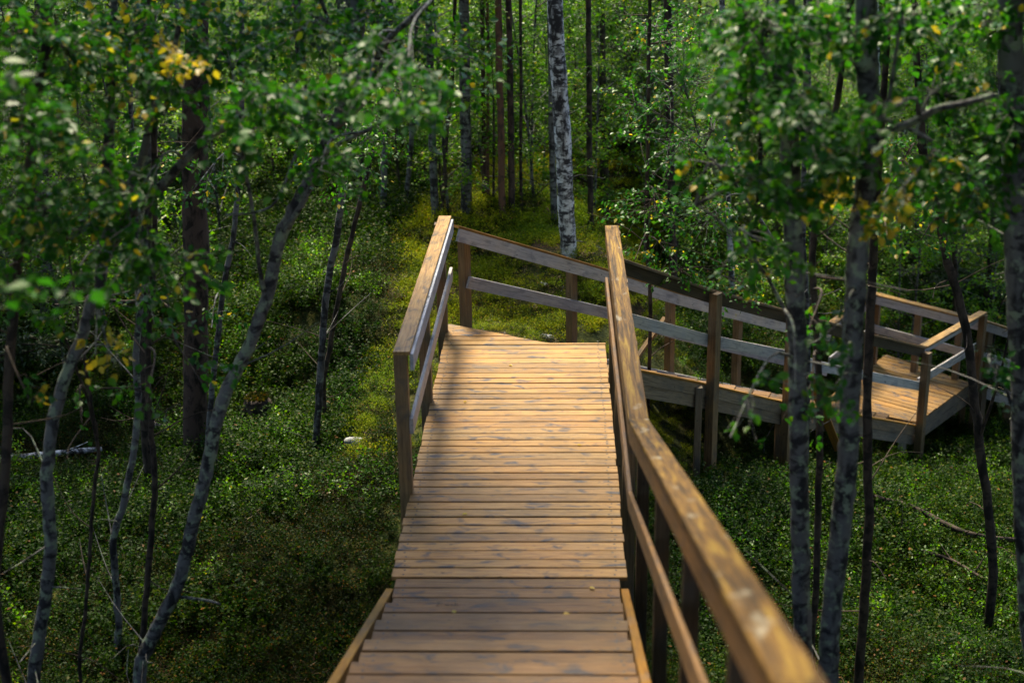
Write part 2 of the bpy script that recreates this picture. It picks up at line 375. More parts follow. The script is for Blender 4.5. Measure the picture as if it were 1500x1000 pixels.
# handwritten scrawl on the second step: "Emk"
def scrawl(parent, x, y, z):
    V, Fc = [], []
    def stroke(pts, wd=.0035):
        for (a, b), (c, d) in zip(pts, pts[1:]):
            dx, dy = c - a, d - b; L = math.hypot(dx, dy) or 1; nx, ny = -dy / L * wd / 2, dx / L * wd / 2
            i = len(V); V.extend([(a + nx, b + ny, 0), (a - nx, b - ny, 0), (c - nx, d - ny, 0), (c + nx, d + ny, 0)]); Fc.append([i, i + 1, i + 2, i + 3])
    stroke([(.03, .05), (.0, .048), (.012, .028), (.028, .03)]); stroke([(.012, .028), (-.004, .004), (.03, .008)])
    stroke([(.045, .006), (.05, .026), (.056, .008), (.062, .026), (.07, .006)]); stroke([(.078, .02), (.086, .024), (.09, .008), (.078, .01), (.08, .022)])
    stroke([(.102, .05), (.1, .006)]); stroke([(.118, .03), (.102, .018), (.12, .005)])
    V = [(a * 1.1, b * 1.1, c) for a, b, c in V]
    o = link('scrawled_mark', new_mesh('scrawl', V, Fc, [M_ink]), parent, Vector((x, y, z)) - parent.location); return o
pm = atZ(640, 886, RI); scrawl(ST, pm[0], pm[1] - .02, RI + .0045)

# ---- railings
def segs(pts, name, parent, wd, th, mat, lateral=0.0, drop=0.0, up=(0, 0, 1)):
    for A, B in zip(pts, pts[1:]):
        A = np.array(A, float); B = np.array(B, float); d = B - A; nrm = np.array([d[1], -d[0], 0]) / np.hypot(d[0], d[1])
        e = d / np.linalg.norm(d) * .001
        off = nrm * lateral - np.array([0, 0, drop])
        board(name, parent, A + off + e, B + off - e, wd, th, mat, up)
# left railing
RL = thing('railing', 'short handrail along the left edge of the sunlit landing', 'railing', (-1.55, 3.1, 0))
board('handrail', RL, (-1.565, 1.24, 1.106), (-1.535, 5.02, 1.106), .122, .028, M_rail)
board('side_board', RL, (-1.496, 1.27, 1.028), (-1.468, 5.0, 1.028), .028, .125, M_grey)
board('middle_rail', RL, (-1.512, 1.22, .55), (-1.49, 5.0, .55), .028, .12, M_grey)
for y in (1.30, 3.05, 4.85):
    post(RL, -1.577, y, gzf(-1.577, y) - .2, 1.09)
# right railing, landing then up the stairs
RR = thing('railing', 'long handrail running up the right side of the near stairs into the foreground', 'railing', (.08, -1, 0))
top = [(.055, 4.62, 1.106), (.06, .0, 1.106), (.145, -5.3, 1.106 + .295 * 5.3), (.17, -7.4, 1.106 + .295 * 7.4)]
segs(top, 'handrail', RR, .128, .03, M_mossy)
segs(top, 'side_board', RR, .028, .12, M_brownw, lateral=-.045 if False else .046, drop=.077)
segs(top, 'middle_rail', RR, .028, .12, M_brownw, lateral=.046, drop=.55)
for y in (4.5, 3.0, 1.5):
    post(RR, .082, y, gzf(.08, y) - .2, 1.088)
for y in (-.12, -1.45, -2.8, -4.2, -5.6, -7.0):
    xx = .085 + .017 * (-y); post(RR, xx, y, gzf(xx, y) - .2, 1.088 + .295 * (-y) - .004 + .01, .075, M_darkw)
# ---- second stairs, going down and away to the right
SR = np.array([.13, 4.65, -.3]); NN = np.array([4.39, 9.59, -3.0]); SLf = np.array([-1.47, 5.07, -.03]); WW = np.array([3.22, 10.33, -3.0])
D2 = (NN - SR)[:2]; D2 = D2 / np.hypot(*D2)
S2 = thing('staircase', 'second timber stairs dropping away to the right behind the handrail', 'stairs', (1.6, 7.3, -1.5), )
edge = [(925, 540), (1022, 560), (1143, 588), (1340, 623)]
E3 = [SR + np.array([-.02, -.02, -.02])] + [inplane(SR, NN, x, y) for x, y in edge]
for A, B in zip(E3, E3[1:]):
    A = np.array(A); B = np.array(B); e = (B - A) / np.linalg.norm(B - A) * .001
    for nm, dz, hh in (('stringer', -.078, .122), ('lower_stringer', -.213, .13)):
        nrm = np.array([D2[1], -D2[0], 0]) * .0
        rc = np.array([D2[1], -D2[0], 0]) * (-.012 if nm == 'lower_stringer' else .0)
        board(nm, S2, A + rc + [0, 0, dz] + e, B + rc + [0, 0, dz] - e, .048, hh - .004, M_fascia)
    nv = np.array([D2[1], -D2[0], 0])
    board('cap_board', S2, A + [0, 0, 0] - nv * .03 + e, B + [0, 0, 0] - nv * .03 - e, .115, .024, M_orange)
E4 = [SLf, WW]
board('stringer', S2, SLf + [0.02, 0, -.14], WW + [0, 0, -.14], .048, .22, M_grey)
nst = 18; hor = float(np.hypot(*(NN - SR)[:2])); zz0, zz1 = -.16, -3.0
for k in range(1, nst - 1):
    t0 = k / nst; A = SR + (NN - SR) * t0; B = SLf + (WW - SLf) * t0; zt = float(A[2]) - .065
    g = hor / nst
    a = A[:2] - .11 * np.array([D2[1], -D2[0]]); b = B[:2] + .04 * np.array([D2[1], -D2[0]])
    du = (a - b) / np.hypot(*(a - b)); nn_ = np.array([-du[1], du[0]])
    if nn_ @ D2 < 0: nn_ = -nn_
    for j in range(3):
        c0 = (j - 1) * .122
        board('tread', S2, (*(b + nn_ * c0), zt), (*(a + nn_ * c0), zt), .115, .028, M_tread)
for t0 in (.5, .78): 
    A = SR + (NN - SR) * t0; post(S2, A[0] - .12, A[1] + .1, gzf(A[0], A[1]) - .3, A[2] - .28)
pS = inplane(SR - np.array([.0, 0, 0]), NN, 1023, 563); post(S2, pS[0], pS[1] - .07, gzf(pS[0], pS[1]) - .35, pS[2] - .0, .07, M_fascia)
b0, b1 = inplane(SLf, WW, 985, 470), inplane(SLf, WW, 922, 560)
off = np.array([-D2[1], D2[0], 0]) * .12
board('brace', S2, b0 + off, b1 + off, .095, .045, M_post, up=(1, 0, 0))
b0, b1 = inplane(SR, NN, 1178, 545), inplane(SR, NN, 1222, 655)
board('brace', S2, b0 + [0.04, -.05, 0], b1 + [0.04, -.05, 0], .048, .095, M_orange, up=(1, 0, 0))
# far (left) railing of the second stairs
R2 = thing('railing', 'weathered railing with skylight blue in its colour seen past the far end of the landing', 'railing', (.5, 7.5, -1))
topf = [inplane(SLf, WW, x, y) for x, y in ((666, 330), (884, 394), (986, 427), (1144, 469), (1212, 484))]
topf[0] = np.array([SLf[0] + .02, SLf[1], topf[0][2]])
segs(topf, 'handrail', R2, .12, .026, M_orange, drop=.0)
segs(topf, 'side_board', R2, .028, .13, M_grey, lateral=.045, drop=.08)
midf = [inplane(SLf, WW, x, y) for x, y in ((681, 412), (884, 457), (986, 488), (1144, 527), (1207, 543))]
segs(midf, 'middle_rail', R2, .028, .12, M_grey, lateral=.045)
for x, y in ((683, 345), (841, 385), (986, 435), (1085, 460), (1180, 480)):
    p = inplane(SLf, WW, x, y); q = p + np.array([-D2[1], D2[0], 0]) * .035
    post(R2, q[0], q[1], gzf(q[0], q[1]) - .3, p[2] - .03, .09, M_post, math.atan2(D2[1], D2[0]))
# near (right) railing of the second stairs
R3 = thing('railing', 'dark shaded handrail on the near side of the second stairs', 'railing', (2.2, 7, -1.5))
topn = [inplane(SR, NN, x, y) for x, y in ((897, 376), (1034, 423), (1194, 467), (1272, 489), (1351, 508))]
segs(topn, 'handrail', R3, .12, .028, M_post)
segs(topn, 'side_board', R3, .028, .12, M_darkw, lateral=.02, drop=.077)  # outer face takes its shade from the dark board colour
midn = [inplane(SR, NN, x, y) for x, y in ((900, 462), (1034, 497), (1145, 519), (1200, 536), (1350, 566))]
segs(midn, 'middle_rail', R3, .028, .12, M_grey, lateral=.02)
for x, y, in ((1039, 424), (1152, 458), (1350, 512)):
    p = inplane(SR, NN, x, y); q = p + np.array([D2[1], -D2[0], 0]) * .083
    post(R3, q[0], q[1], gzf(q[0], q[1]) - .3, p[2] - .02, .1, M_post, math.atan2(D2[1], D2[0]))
# ---- second landing
LN = [atZ(x, y, -3.0) for x, y in ((1343, 618), (1423, 561), (1298, 519), (1203, 590))]
L2 = thing('landing_deck', 'lower square plank landing seen through the trees on the right', 'landing', (4.4, 10.8, -3))
pd = atZ(1345, 590, -3)[:2] - atZ(1273, 571, -3)[:2]; pd = pd / np.hypot(*pd)
sc = []
plank_deck(L2, [tuple(p[:2]) for p in LN], tuple(pd), -3.0, PITCH_P, .016, M_deck, 77, screws=None)
for (A, B) in ((LN[3], LN[0]), (LN[0], LN[1])):
    A = np.array(A); B = np.array(B); d = (B - A) / np.linalg.norm(B - A); nrm = np.array([d[1], -d[0], 0]) * -.03
    for nm, dz in (('fascia', -.102), ('lower_fascia', -.248)):
        board(nm, L2, A + [0, 0, dz] + nrm + d * .03, B + [0, 0, dz] + nrm + d * .08, .045, .135, M_fascia)
for t0 in (.0, .25, .5, .75, 1):
    A = LN[3] * (1 - t0) + LN[2] * t0; B = LN[0] * (1 - t0) + LN[1] * t0; e = (B - A) / np.linalg.norm(B - A) * .06
    board('joist', L2, A + e + [0, 0, -.12], B - e + [0, 0, -.12], .045, .17, M_post)
p = inplane(LN[3], LN[0], 1323, 620); post(L2, p[0], p[1] - .05, gzf(p[0], p[1]) - .3, -3.05, .08, M_grey, .75)
for P_ in (LN[1] * .96 + LN[3] * .04, LN[2], LN[3]): post(L2, P_[0], P_[1] + .05, gzf(P_[0], P_[1]) - .3, -3.05, .08)
# railings of the second landing
def railing(label, P_, Q_, ztop_a, ztop_b, side, posts, mt=None, ext=(0, 0)):
    P_ = np.array(P_, float); Q_ = np.array(Q_, float)
    th_ = thing('railing', label, 'railing', (P_ + Q_) / 2)
    A = np.array([P_[0], P_[1], ztop_a]); B = np.array([Q_[0], Q_[1], ztop_b])
    board('handrail', th_, A, B, .115, .027, mt or M_rail)
    d = (B - A) / np.linalg.norm(B - A); nrm = np.array([d[1], -d[0], 0]) * side
    board('side_board', th_, A + nrm * .04 - [0, 0, .076], B + nrm * .04 - [0, 0, .076], .027, .12, M_grey)
    board('middle_rail', th_, A + nrm * .04 - [0, 0, .52], B + nrm * .04 - [0, 0, .52], .027, .12, M_grey)
    for t0 in posts:
        p = A * (1 - t0) + B * t0 - nrm * .022; post(th_, p[0], p[1], gzf(p[0], p[1]) - .3, p[2] - .03, .09, M_post, math.atan2(d[1], d[0]))
    return th_
tN = inplane(SR, NN, 1351, 508)
tR = atZ(1440, 457, tN[2]); tB = atZ(1281, 430, tN[2]); tW = atZ(1214, 476, tN[2])
railing('tan topped handrail on the near right side of the lower landing', tN + [.02, .02, 0], tR, tN[2], tR[2], -1, (.985,))
railing('handrail on the far left side of the lower landing behind a trunk', tW, tB, tW[2], tB[2], 1, (.5, .97))
tC = tB + (np.array([tR[0], tR[1], 0]) - np.array([tB[0], tB[1], 0])) * 1.0
e1 = atZ(1440, 470, tN[2] - .15); e2 = atZ(1520, 494, tN[2] - .55)
railing('pale railing along the back of the lower landing', tB, e1, tB[2], e1[2], 1, (.03, .42, .8))
railing('end of a pale railing at the right picture edge beyond the lower landing', e1 + (e2 - e1) * .02, e2, e1[2], e2[2], 1, (.12, .9))
S3 = thing('staircase', 'third stairs leaving the lower landing at the right edge', 'stairs', LN[1])
sA = atZ(1426, 556, -3.05); sB = atZ(1530, 585, -3.5); q = np.array([.75, .66, 0])
for k in range(10):
    A = sA + (sB - sA) * (k / 9.0)
    board('tread', S3, A + [0, 0, .02], A + q * 1.4 + [0, 0, .02], .22, .028, M_tread)
board('stringer', S3, sA + [0, -.03, -.12], sB + [0, -.03, -.12], .048, .2, M_grey)
post(S3, *(sA * .5 + sB * .5)[:2], -4.3, -3.4)

# ------------------------------------------------------------------ tubes, leaves
def smooth_path(pts, n):
    P = np.array(pts, float); m_ = len(P); t = np.linspace(0, m_ - 1, n); out = []
    for u in t:
        i = min(int(u), m_ - 2); f = u - i
        p0, p1, p2, p3 = P[max(i - 1, 0)], P[i], P[i + 1], P[min(i + 2, m_ - 1)]
        out.append(.5 * ((2 * p1) + (-p0 + p2) * f + (2 * p0 - 5 * p1 + 4 * p2 - p3) * f * f + (-p0 + 3 * p1 - 3 * p2 + p3) * f ** 3))
    return np.array(out)
class Acc:
    def __init__(s): s.V = []; s.T = []; s.mi = []; s.tn = []; s.n = 0
    def add(s, V, T, mi, tone):
        s.V.append(V); s.T.append(T + s.n); s.n += len(V); s.mi.append(np.full(len(T), mi)); s.tn.append(np.broadcast_to(np.asarray(tone, float), (len(T),)))
    def mesh(s, name, mats, loc=(0, 0, 0), smooth=False):
        return new_mesh(name, np.concatenate(s.V) - np.array(loc), np.concatenate(s.T), mats, np.concatenate(s.tn), np.concatenate(s.mi), smooth)
def tube(acc, P, R, k=6, mi=0, rs_=None, rough=0.0):
    P = np.asarray(P, float); n_ = len(P); R = np.asarray(R, float)
    Tn = np.gradient(P, axis=0); Tn /= np.linalg.norm(Tn, axis=1)[:, None] + 1e-9
    ref = np.array([0, 1.0, 0]) if abs(Tn[:, 1]).mean() < .8 else np.array([1.0, 0, 0])
    A = np.cross(Tn, ref); A /= np.linalg.norm(A, axis=1)[:, None] + 1e-9; B = np.cross(Tn, A)
    a = np.arange(k) * math.tau / k
    rr = R[:, None] * np.ones((n_, k))
    if rs_ is not None and rough: rr = rr * (1 + rs_.normal(0, rough, rr.shape))
    V = P[:, None] + (A[:, None] * np.cos(a)[None, :, None] + B[:, None] * np.sin(a)[None, :, None]) * rr[..., None]
    I = np.arange(n_ * k).reshape(n_, k); J = np.roll(I, -1, 1)
    a0, b0_, c0, d0 = I[:-1], J[:-1], J[1:], I[1:]
    T = np.concatenate([np.stack([a0, b0_, c0], -1).reshape(-1, 3), np.stack([a0, c0, d0], -1).reshape(-1, 3)])
    acc.add(V.reshape(-1, 3), T, mi, 0.5)
LEAF_LO = (np.array([(0, 0, 0), (-.32, .42, .07), (0, 1, -.06), (.32, .42, .07)]), np.array([(0, 2, 1), (0, 3, 2)]))
LEAF_HI = (np.array([(0, 0, 0), (-.30, .22, .06), (-.36, .5, .08), (-.18, .8, .02), (0, 1.0, -.1), (.18, .8, .02), (.36, .5, .08), (.30, .22, .06), (0, .5, -.02)]),
           np.array([(0, 8, 1), (1, 8, 2), (2, 8, 3), (3, 8, 4), (4, 8, 5), (5, 8, 6), (6, 8, 7), (7, 8, 0)])[:, ::-1])
BLADE = (np.array([(-.06, 0, 0), (.06, 0, 0), (0, 1, .12)]), np.array([(0, 1, 2)]))
def leaves(acc, P, D, U, size, tmpl, mi, tone, rs_):
    """a leaf at each P, pointing along D, its face towards U"""
    n_ = len(P); D = D / (np.linalg.norm(D, axis=1)[:, None] + 1e-9)
    Sd = np.cross(D, U); Sd /= np.linalg.norm(Sd, axis=1)[:, None] + 1e-9; U2 = np.cross(Sd, D)
    tv, tt = tmpl; sz = np.broadcast_to(np.asarray(size, float), (n_,))
    V = P[:, None] + sz[:, None, None] * (tv[None, :, 0, None] * Sd[:, None] + tv[None, :, 1, None] * D[:, None] + tv[None, :, 2, None] * U2[:, None])
    T = tt[None] + (np.arange(n_) * len(tv))[:, None, None]
    acc.add(V.reshape(-1, 3), T.reshape(-1, 3), mi, np.repeat(tone, len(tt)))
def rnd_leaf_dirs(n_, rs_, droop=.3):
    D = rs_.normal(0, 1, (n_, 3)); D[:, 2] = D[:, 2] * .45 - droop
    U = rs_.normal(0, .55, (n_, 3)); U[:, 2] += 1.0
    return D, U
def tones(n_, rs_, yellow=.02, lo=.0, hi=.93):
    t = lo + (hi - lo) * rs_.beta(2.0, 2.2, n_); y = rs_.rand(n_) < yellow; t[y] = rs_.uniform(.94, 1, y.sum()); return t

# ------------------------------------------------------------------ understory saplings (kinds)
def make_sapling(seed, h, nl, size, spread=1.0, base=.1, yellow=.015, mats=None, tr=.02, leafy=None):
    rs_ = np.random.RandomState(seed)
    P = smooth_path([(0, 0, -.25), (rs_.normal(0, .05), rs_.normal(0, .05), h * .3), (rs_.normal(0, .14), rs_.normal(0, .14), h * .65), (rs_.normal(0, .22), rs_.normal(0, .22), h)], 14)
    ta = Acc(); tube(ta, P, np.linspace(tr, .005, 14), 7, 0, rs_, .05)
    tm = ta.mesh('trunk', [mats[0]], smooth=True)
    ca = Acc(); Pl = []
    nb = int(9 + h * 5)
    for i in range(nb):
        u = base + (1 - base) * (i + rs_.rand()) / nb; i0 = min(int(u * 13), 12); p = P[i0] + (P[i0 + 1] - P[i0]) * (u * 13 - i0)
        a = rs_.rand() * math.tau; L = spread * (.28 + .62 * (1 - u) + .2 * rs_.rand())
        d = np.array([math.cos(a), math.sin(a), rs_.uniform(.1, .7)]); e = p + d * L; mdl = (p + e) / 2 + [0, 0, .08 * L]; e = e - [0, 0, .1 * L]
        Q = smooth_path([p, mdl, e], 5); tube(ca, Q, np.linspace(.008, .002, 5), 3, 0)
        for j in range(5):
            t = rs_.uniform(.3, 1); q = Q[min(int(t * 4), 3)]; q2 = q + np.array([rs_.normal(0, .16), rs_.normal(0, .16), rs_.normal(.02, .1)]) * spread
            tube(ca, np.array([q, (q + q2) / 2 + [0, 0, .01], q2]), [.003, .002, .001], 3, 0); Pl.append(q + (q2 - q) * rs_.rand(8)[:, None])
    Pl = np.concatenate(Pl); Pl = Pl[rs_.randint(0, len(Pl), nl)] + rs_.normal(0, .045, (nl, 3))
    D, U = rnd_leaf_dirs(nl, rs_)
    leaves(ca, Pl, D, U, rs_.uniform(.7, 1.25, nl) * size, LEAF_LO, 1, tones(nl, rs_, yellow), rs_)
    return tm, ca.mesh('crown', [mats[0], mats[1]])
def make_conifer(seed, h, z0, nb, spread, mats, tr=.11, spray=260):
    """pine or spruce: straight trunk, whorls of limbs with needle sprays"""
    rs_ = np.random.RandomState(seed)
    P = smooth_path([(0, 0, -.3), (rs_.normal(0, .04), rs_.normal(0, .04), h * .4), (rs_.normal(0, .1), rs_.normal(0, .1), h)], 16)
    ta = Acc(); R = tr * np.linspace(1, .15, 16) ** .8; R[0] *= 1.35; tube(ta, P, R, 10, 0, rs_, .04)
    tm = ta.mesh('trunk', [mats[0]], smooth=True)
    ca = Acc(); Pl, Dl = [], []
    for i in range(nb):
        u = (i + rs_.rand()) / nb; z = z0 + (h - z0) * u; p = np.array([0, 0, z]) + P[min(int(z / h * 15), 15)] * [1, 1, 0]
        a = rs_.rand() * math.tau; L = spread * (1.05 - .75 * u) * rs_.uniform(.7, 1.2)
        d = np.array([math.cos(a), math.sin(a), rs_.uniform(-.15, .35)]); e = p + d * L
        Q = smooth_path([p, (p + e) / 2 + [0, 0, .1], e], 6); tube(ca, Q, np.linspace(.02, .004, 6), 3, 0)
        for j in range(9):
            t = rs_.uniform(.25, 1); q = Q[min(int(t * 5), 4)]; q2 = q + np.array([rs_.normal(0, .25), rs_.normal(0, .25), rs_.normal(0, .09)]) * max(.4, spread * .7)
            s_ = rs_.rand(spray // 9)[:, None]; Pl.append(q + (q2 - q) * s_ + rs_.normal(0, .03, (spray // 9, 3))); Dl.append(np.repeat([(q2 - q)], spray // 9, 0) + rs_.normal(0, .25, (spray // 9, 3)))
    Pl = np.concatenate(Pl); Dl = np.concatenate(Dl); n_ = len(Pl); _, U = rnd_leaf_dirs(n_, rs_)
    return tm, ca, Pl, Dl, U, n_, rs_
def conifer_done(tpl, mats, size):
    tm, ca, Pl, Dl, U, n_, rs_ = tpl
    leaves(ca, Pl, Dl, U, rs_.uniform(.7, 1.3, n_) * size, (LEAF_LO[0] * [.55, 1, 1], LEAF_LO[1]), 1, tones(n_, rs_, 0), rs_)
    return tm, ca.mesh('crown', [mats[0], mats[1]])
BW = [M_gbirch, M_leaf_far]; DW = [M_dbark, M_leaf_far]
SAP = [make_sapling(11 + i, h, nl, sz, sp, b, y, m_) for i, (h, nl, sz, sp, b, y, m_) in enumerate([
    (2.6, 2300, .045, .9, .08, .02, DW), (3.6, 3400, .045, 1.0, .1, .01, BW), (4.6, 4400, .048, 1.15, .12, .02, BW), (1.7, 1500, .04, .8, .05, .03, DW), (5.4, 5200, .05, 1.3, .15, .01, BW), (3.0, 2600, .05, 1.1, .08, .05, DW)])]
CANB = [make_sapling(41 + i, h, nl, .085, 2.6, b, .01, BW, tr=.09) for i, (h, nl, b) in enumerate([(10.5, 11500, .45), (9.0, 10000, .44)])]
CANP = [conifer_done(make_conifer(51 + i, h, z0, 46, sp, [M_pine, M_needle], .12), [M_pine, M_needle], .16) for i, (h, z0, sp) in enumerate([(13, 5.5, 1.9), (12, 5.0, 1.7)])]
SPR = [conifer_done(make_conifer(61 + i, h, .3, nb, sp, [M_dbark, M_needle], .07, 220), [M_dbark, M_needle], .07) for i, (h, nb, sp) in enumerate([(6.5, 70, 1.25), (4.2, 52, .95)])]
for mm_ in [c for _, c in CANB]: mm_.materials[1] = M_leaf

# ------------------------------------------------------------------ planting
def ray_clear(x, y, zc, rad_):                # does this crown stay out of the beams that light the landing and the slope
    c = Vector((x, y, zc))
    for p, r in LIT:
        v = c - Vector(p); t = v.dot(SUN)
        if t > 0 and (v - SUN * t).length < r + rad_: return False
    return True
LIT = [((-.78, 2.4, 0), .25), ((-.72, 3.4, 0), .3), ((-.8, 7.5, -.4), 1.2), ((-.8, 10, -.4), 1.6), ((-1.2, 12.5, -.4), 2.0), ((4.4, 10.8, -3), .9)]
R_ = random.Random(12)
def screen(p):
    q = np.array(p) - CAM; z = q @ FWD
    return (750 + F * (q @ RT) / z, 500 - F * (q @ UP) / z, z) if z > .5 else (9e9, 9e9, z)
WALK = [((-1.55, 0), (0, 4.8), .8), ((-.8, -9), (-.8, 0), 1.3), ((-.7, 4.8), (3.9, 10.2), 1.25), ((3.9, 10.2), (7.5, 9.5), 1.5)]
def near_walk(x, y):
    for (a, b, r) in [((-.75, -9), (-.75, 4.8), 1.25), ((-.7, 4.8), (3.9, 10.2), 1.35), ((4.4, 10.8), (4.4, 10.8), 1.7), ((5, 11), (9, 10), 1.3)]:
        ax, ay = a; dx, dy = b[0] - ax, b[1] - ay; L = dx * dx + dy * dy
        t = 0 if L == 0 else max(0, min(1, ((x - ax) * dx + (y - ay) * dy) / L))
        if math.hypot(x - ax - t * dx, y - ay - t * dy) < r: return True
    return False
def side_word(x): return 'left' if x < 500 else 'right' if x > 950 else 'middle'
# view corridor in which no big foliage may stand (keeps the clearing, stairs and landings open)
def sap_ok(x, y, hh):
    if near_walk(x, y): return False
    z = gzf(x, y); px, py, dz = screen((x, y, z + .3))
    if dz < 4: return False
    tx, ty, _ = screen((x, y, z + hh))
    # keep open: clearing left of the landing, the slope behind it and the lower landing
    if 330 < px < 1420 and dz < 21.5 and py > 300: 
        return False
    if px >= 1100 and dz < 20.5 and py > 430: return False
    if px < 330 and dz < 17: return False
    if 640 < px < 870 and 21 < dz < 22.5: return False
    return True
n_s = 0; tries = 0; spots = []
while n_s < 295 and tries < 9000:
    tries += 1
    dist = 15 + 24 * R_.random() ** 1.2; px = R_.uniform(-160, 1660) if n_s % 3 else R_.uniform(540, 960)
    d = ray(px, 300); d = d / np.hypot(d[0], d[1]); x, y = CAM[0] + d[0] * dist, CAM[1] + d[1] * dist
    k = R_.choices(range(6), (3, 4, 4, 3, 3, 3))[0]
    if not sap_ok(x, y, 3): continue
    if any((x - a) ** 2 + (y - b) ** 2 < .3 for a, b in spots): continue
    spots.append((x, y))
    s = R_.uniform(.8, 1.25)
    word = ['small dark leafy', 'slender grey stemmed', 'tall leafy', 'low bushy', 'tallest broad crowned', 'yellow flecked'][k]
    sx = screen((x, y, gzf(x, y) + 1.2))[0]; LM_ = [(-80, 'beyond the left picture edge'), (25, 'at the far left edge'), (120, 'behind the forked lichen trunk'), (205, 'behind the thin pale stem on the left'), (284, 'behind the thick dark pine trunk'), (350, 'just right of the thick dark pine trunk'), (430, 'behind the long curved trunk'), (500, 'behind the two thin stems by the clearing'), (562, 'behind the grey stem left of the handrail'), (637, 'beside the pale grey stem by the handrail top'), (684, 'by the dark grey thick trunk'), (740, 'by the two straight brown trunks'), (785, 'between the brown trunks and the white birch'), (830, 'behind the big white birch'), (886, 'behind the end of the near handrail'), (950, 'just right of the near handrail end'), (1010, 'behind the start of the second stairs'), (1073, 'behind the middle of the second stairs'), (1155, 'behind the blurred greyish trunk'), (1215, 'between the two blurred trunks'), (1270, 'behind the leaning blurred trunk'), (1340, 'behind the lower landing'), (1400, 'right of the lower landing'), (1470, 'beside the heavy right edge trunk'), (1600, 'beyond the right picture edge')]
    wh = min(LM_, key=lambda q: abs(q[0] - sx))[1]; dw = ['nearest', 'closer', 'middle distance', 'farther', 'farthest'][min(4, int((dist - 15) / 4.8))]
    o = thing('sapling', dw + ' ' + word + ' sapling ' + wh, 'sapling', (x, y, gzf(x, y)), 'saplings of the background understory')
    o.rotation_euler = (R_.uniform(-.06, .06), R_.uniform(-.06, .06), R_.uniform(0, 6.28)); o.scale = (s, s, s)
    link('trunk', SAP[k][0], o); link('crown', SAP[k][1], o)
    n_s += 1

# spruces at the back
for i, (px, dist, k) in enumerate([(60, 21, 0), (190, 25, 0), (925, 24, 1), (962, 27, 1), (1015, 30, 0), (1110, 25, 1), (1330, 26, 0), (1460, 24, 0), (430, 29, 0), (560, 33, 0), (-60, 18, 0), (1570, 20, 0)]):
    d = ray(px, 300); d = d / np.hypot(d[0], d[1]); x, y = CAM[0] + d[0] * dist, CAM[1] + d[1] * dist
    o = thing('spruce_tree', ('dark spruce with drooping boughs %s' % ['at the far left edge', 'behind the left dark trunks', 'just right of the white birch', 'behind the near handrail end', 'beyond the second stairs', 'behind the second stairs middle', 'behind the lower landing', 'near the right picture edge', 'left of the centre trunks', 'far back between grey stems', 'outside the left edge', 'outside the right edge'][i]), 'tree', (x, y, gzf(x, y)), 'dark spruces in the background')
    o.rotation_euler = (0, 0, R_.uniform(0, 6.28)); link('trunk', SPR[k][0], o); link('crown', SPR[k][1], o)

# trunks one can tell apart in the middle and background: (px top, px base, base y, width px, material, label)
def trunk_tree(name, pts, wpx, mat, label, cat='tree', dist=None, base=None, group=None, h_extra=3.0, crown=None, rough=.05, taper=.8, seed=0, limbs=0):
    """pts: pixel way-points from base up; stands where the lowest pixel meets the ground"""
    rs_ = np.random.RandomState(seed + 5)
    g = ground_hit(*pts[0]) if base is None else np.array(base, float)
    dist_ = (g - CAM) @ FWD if dist is None else dist
    Hd = math.hypot(*(g - CAM)[:2])
    P = []
    for (x, y) in pts:
        d = ray(x, y); P.append(CAM + d * (Hd / np.hypot(d[0], d[1])))
    P = [np.array(p) for p in P]; 
    P0 = P[0].copy(); P0[2] = gzf(P0[0], P0[1]); 
    if P0[2] < P[0][2] - .15: P.insert(0, P0)
    P.insert(0, P[0] - np.array([0, 0, .3]))
    dlast = (P[-1] - P[-2]); dlast /= np.linalg.norm(dlast); dlast = dlast * .5 + np.array([0, 0, .5]); dlast /= np.linalg.norm(dlast)
    P.append(P[-1] + dlast * h_extra * .5); P.append(P[-1] + (dlast * .4 + np.array([0, 0, .6])) * h_extra * .5)
    n_ = max(24, len(P) * 6); Q = smooth_path(P, n_); Q[2:] += np.cumsum(rs_.normal(0, .004, (n_ - 2, 3)) * [1, 1, 0], 0) * (.6 if limbs != -1 else 0)
    r0 = wpx / 2 * dist_ / F; R = r0 * np.linspace(1.0, taper, n_); R[-4:] *= np.linspace(.9, .3, 4); R[:2] *= 1.35; R[2] *= 1.12
    loc = np.array([P[1][0], P[1][1], gzf(P[1][0], P[1][1])])
    o = thing(name, label, cat, loc, group)
    ac = Acc(); tube(ac, Q, R, 12, 0, rs_, rough); link('trunk', ac.mesh('trunk', [mat], loc, True), o)
    if limbs > 0:
        ac = Acc()
        for i in range(limbs):
            k = rs_.randint(4, n_ - 3); p = Q[k]; a = rs_.rand() * math.tau; L = rs_.uniform(.25, .8)
            e = p + np.array([math.cos(a) * L, math.sin(a) * L, rs_.uniform(-.25, .3)]); tube(ac, smooth_path([p, (p + e) / 2 + rs_.normal(0, .05, 3), e], 5), np.linspace(.009, .003, 5), 4, 0)
        tag(link('dead_twigs', ac.mesh('dead_twigs', [M_gbirch], loc), o), kind='stuff')
    if crown is not None and ray_clear(Q[-1][0], Q[-1][1], 6.5, 1.6):
        c = link('crown', crown, o, (Q[-1] - loc) - np.array([0, 0, 9.0])); c['label'] = 'leafy crown high above'
    return o, Q, R
CR_B = CANB[1][1]; CR_P = CANP[1][1]
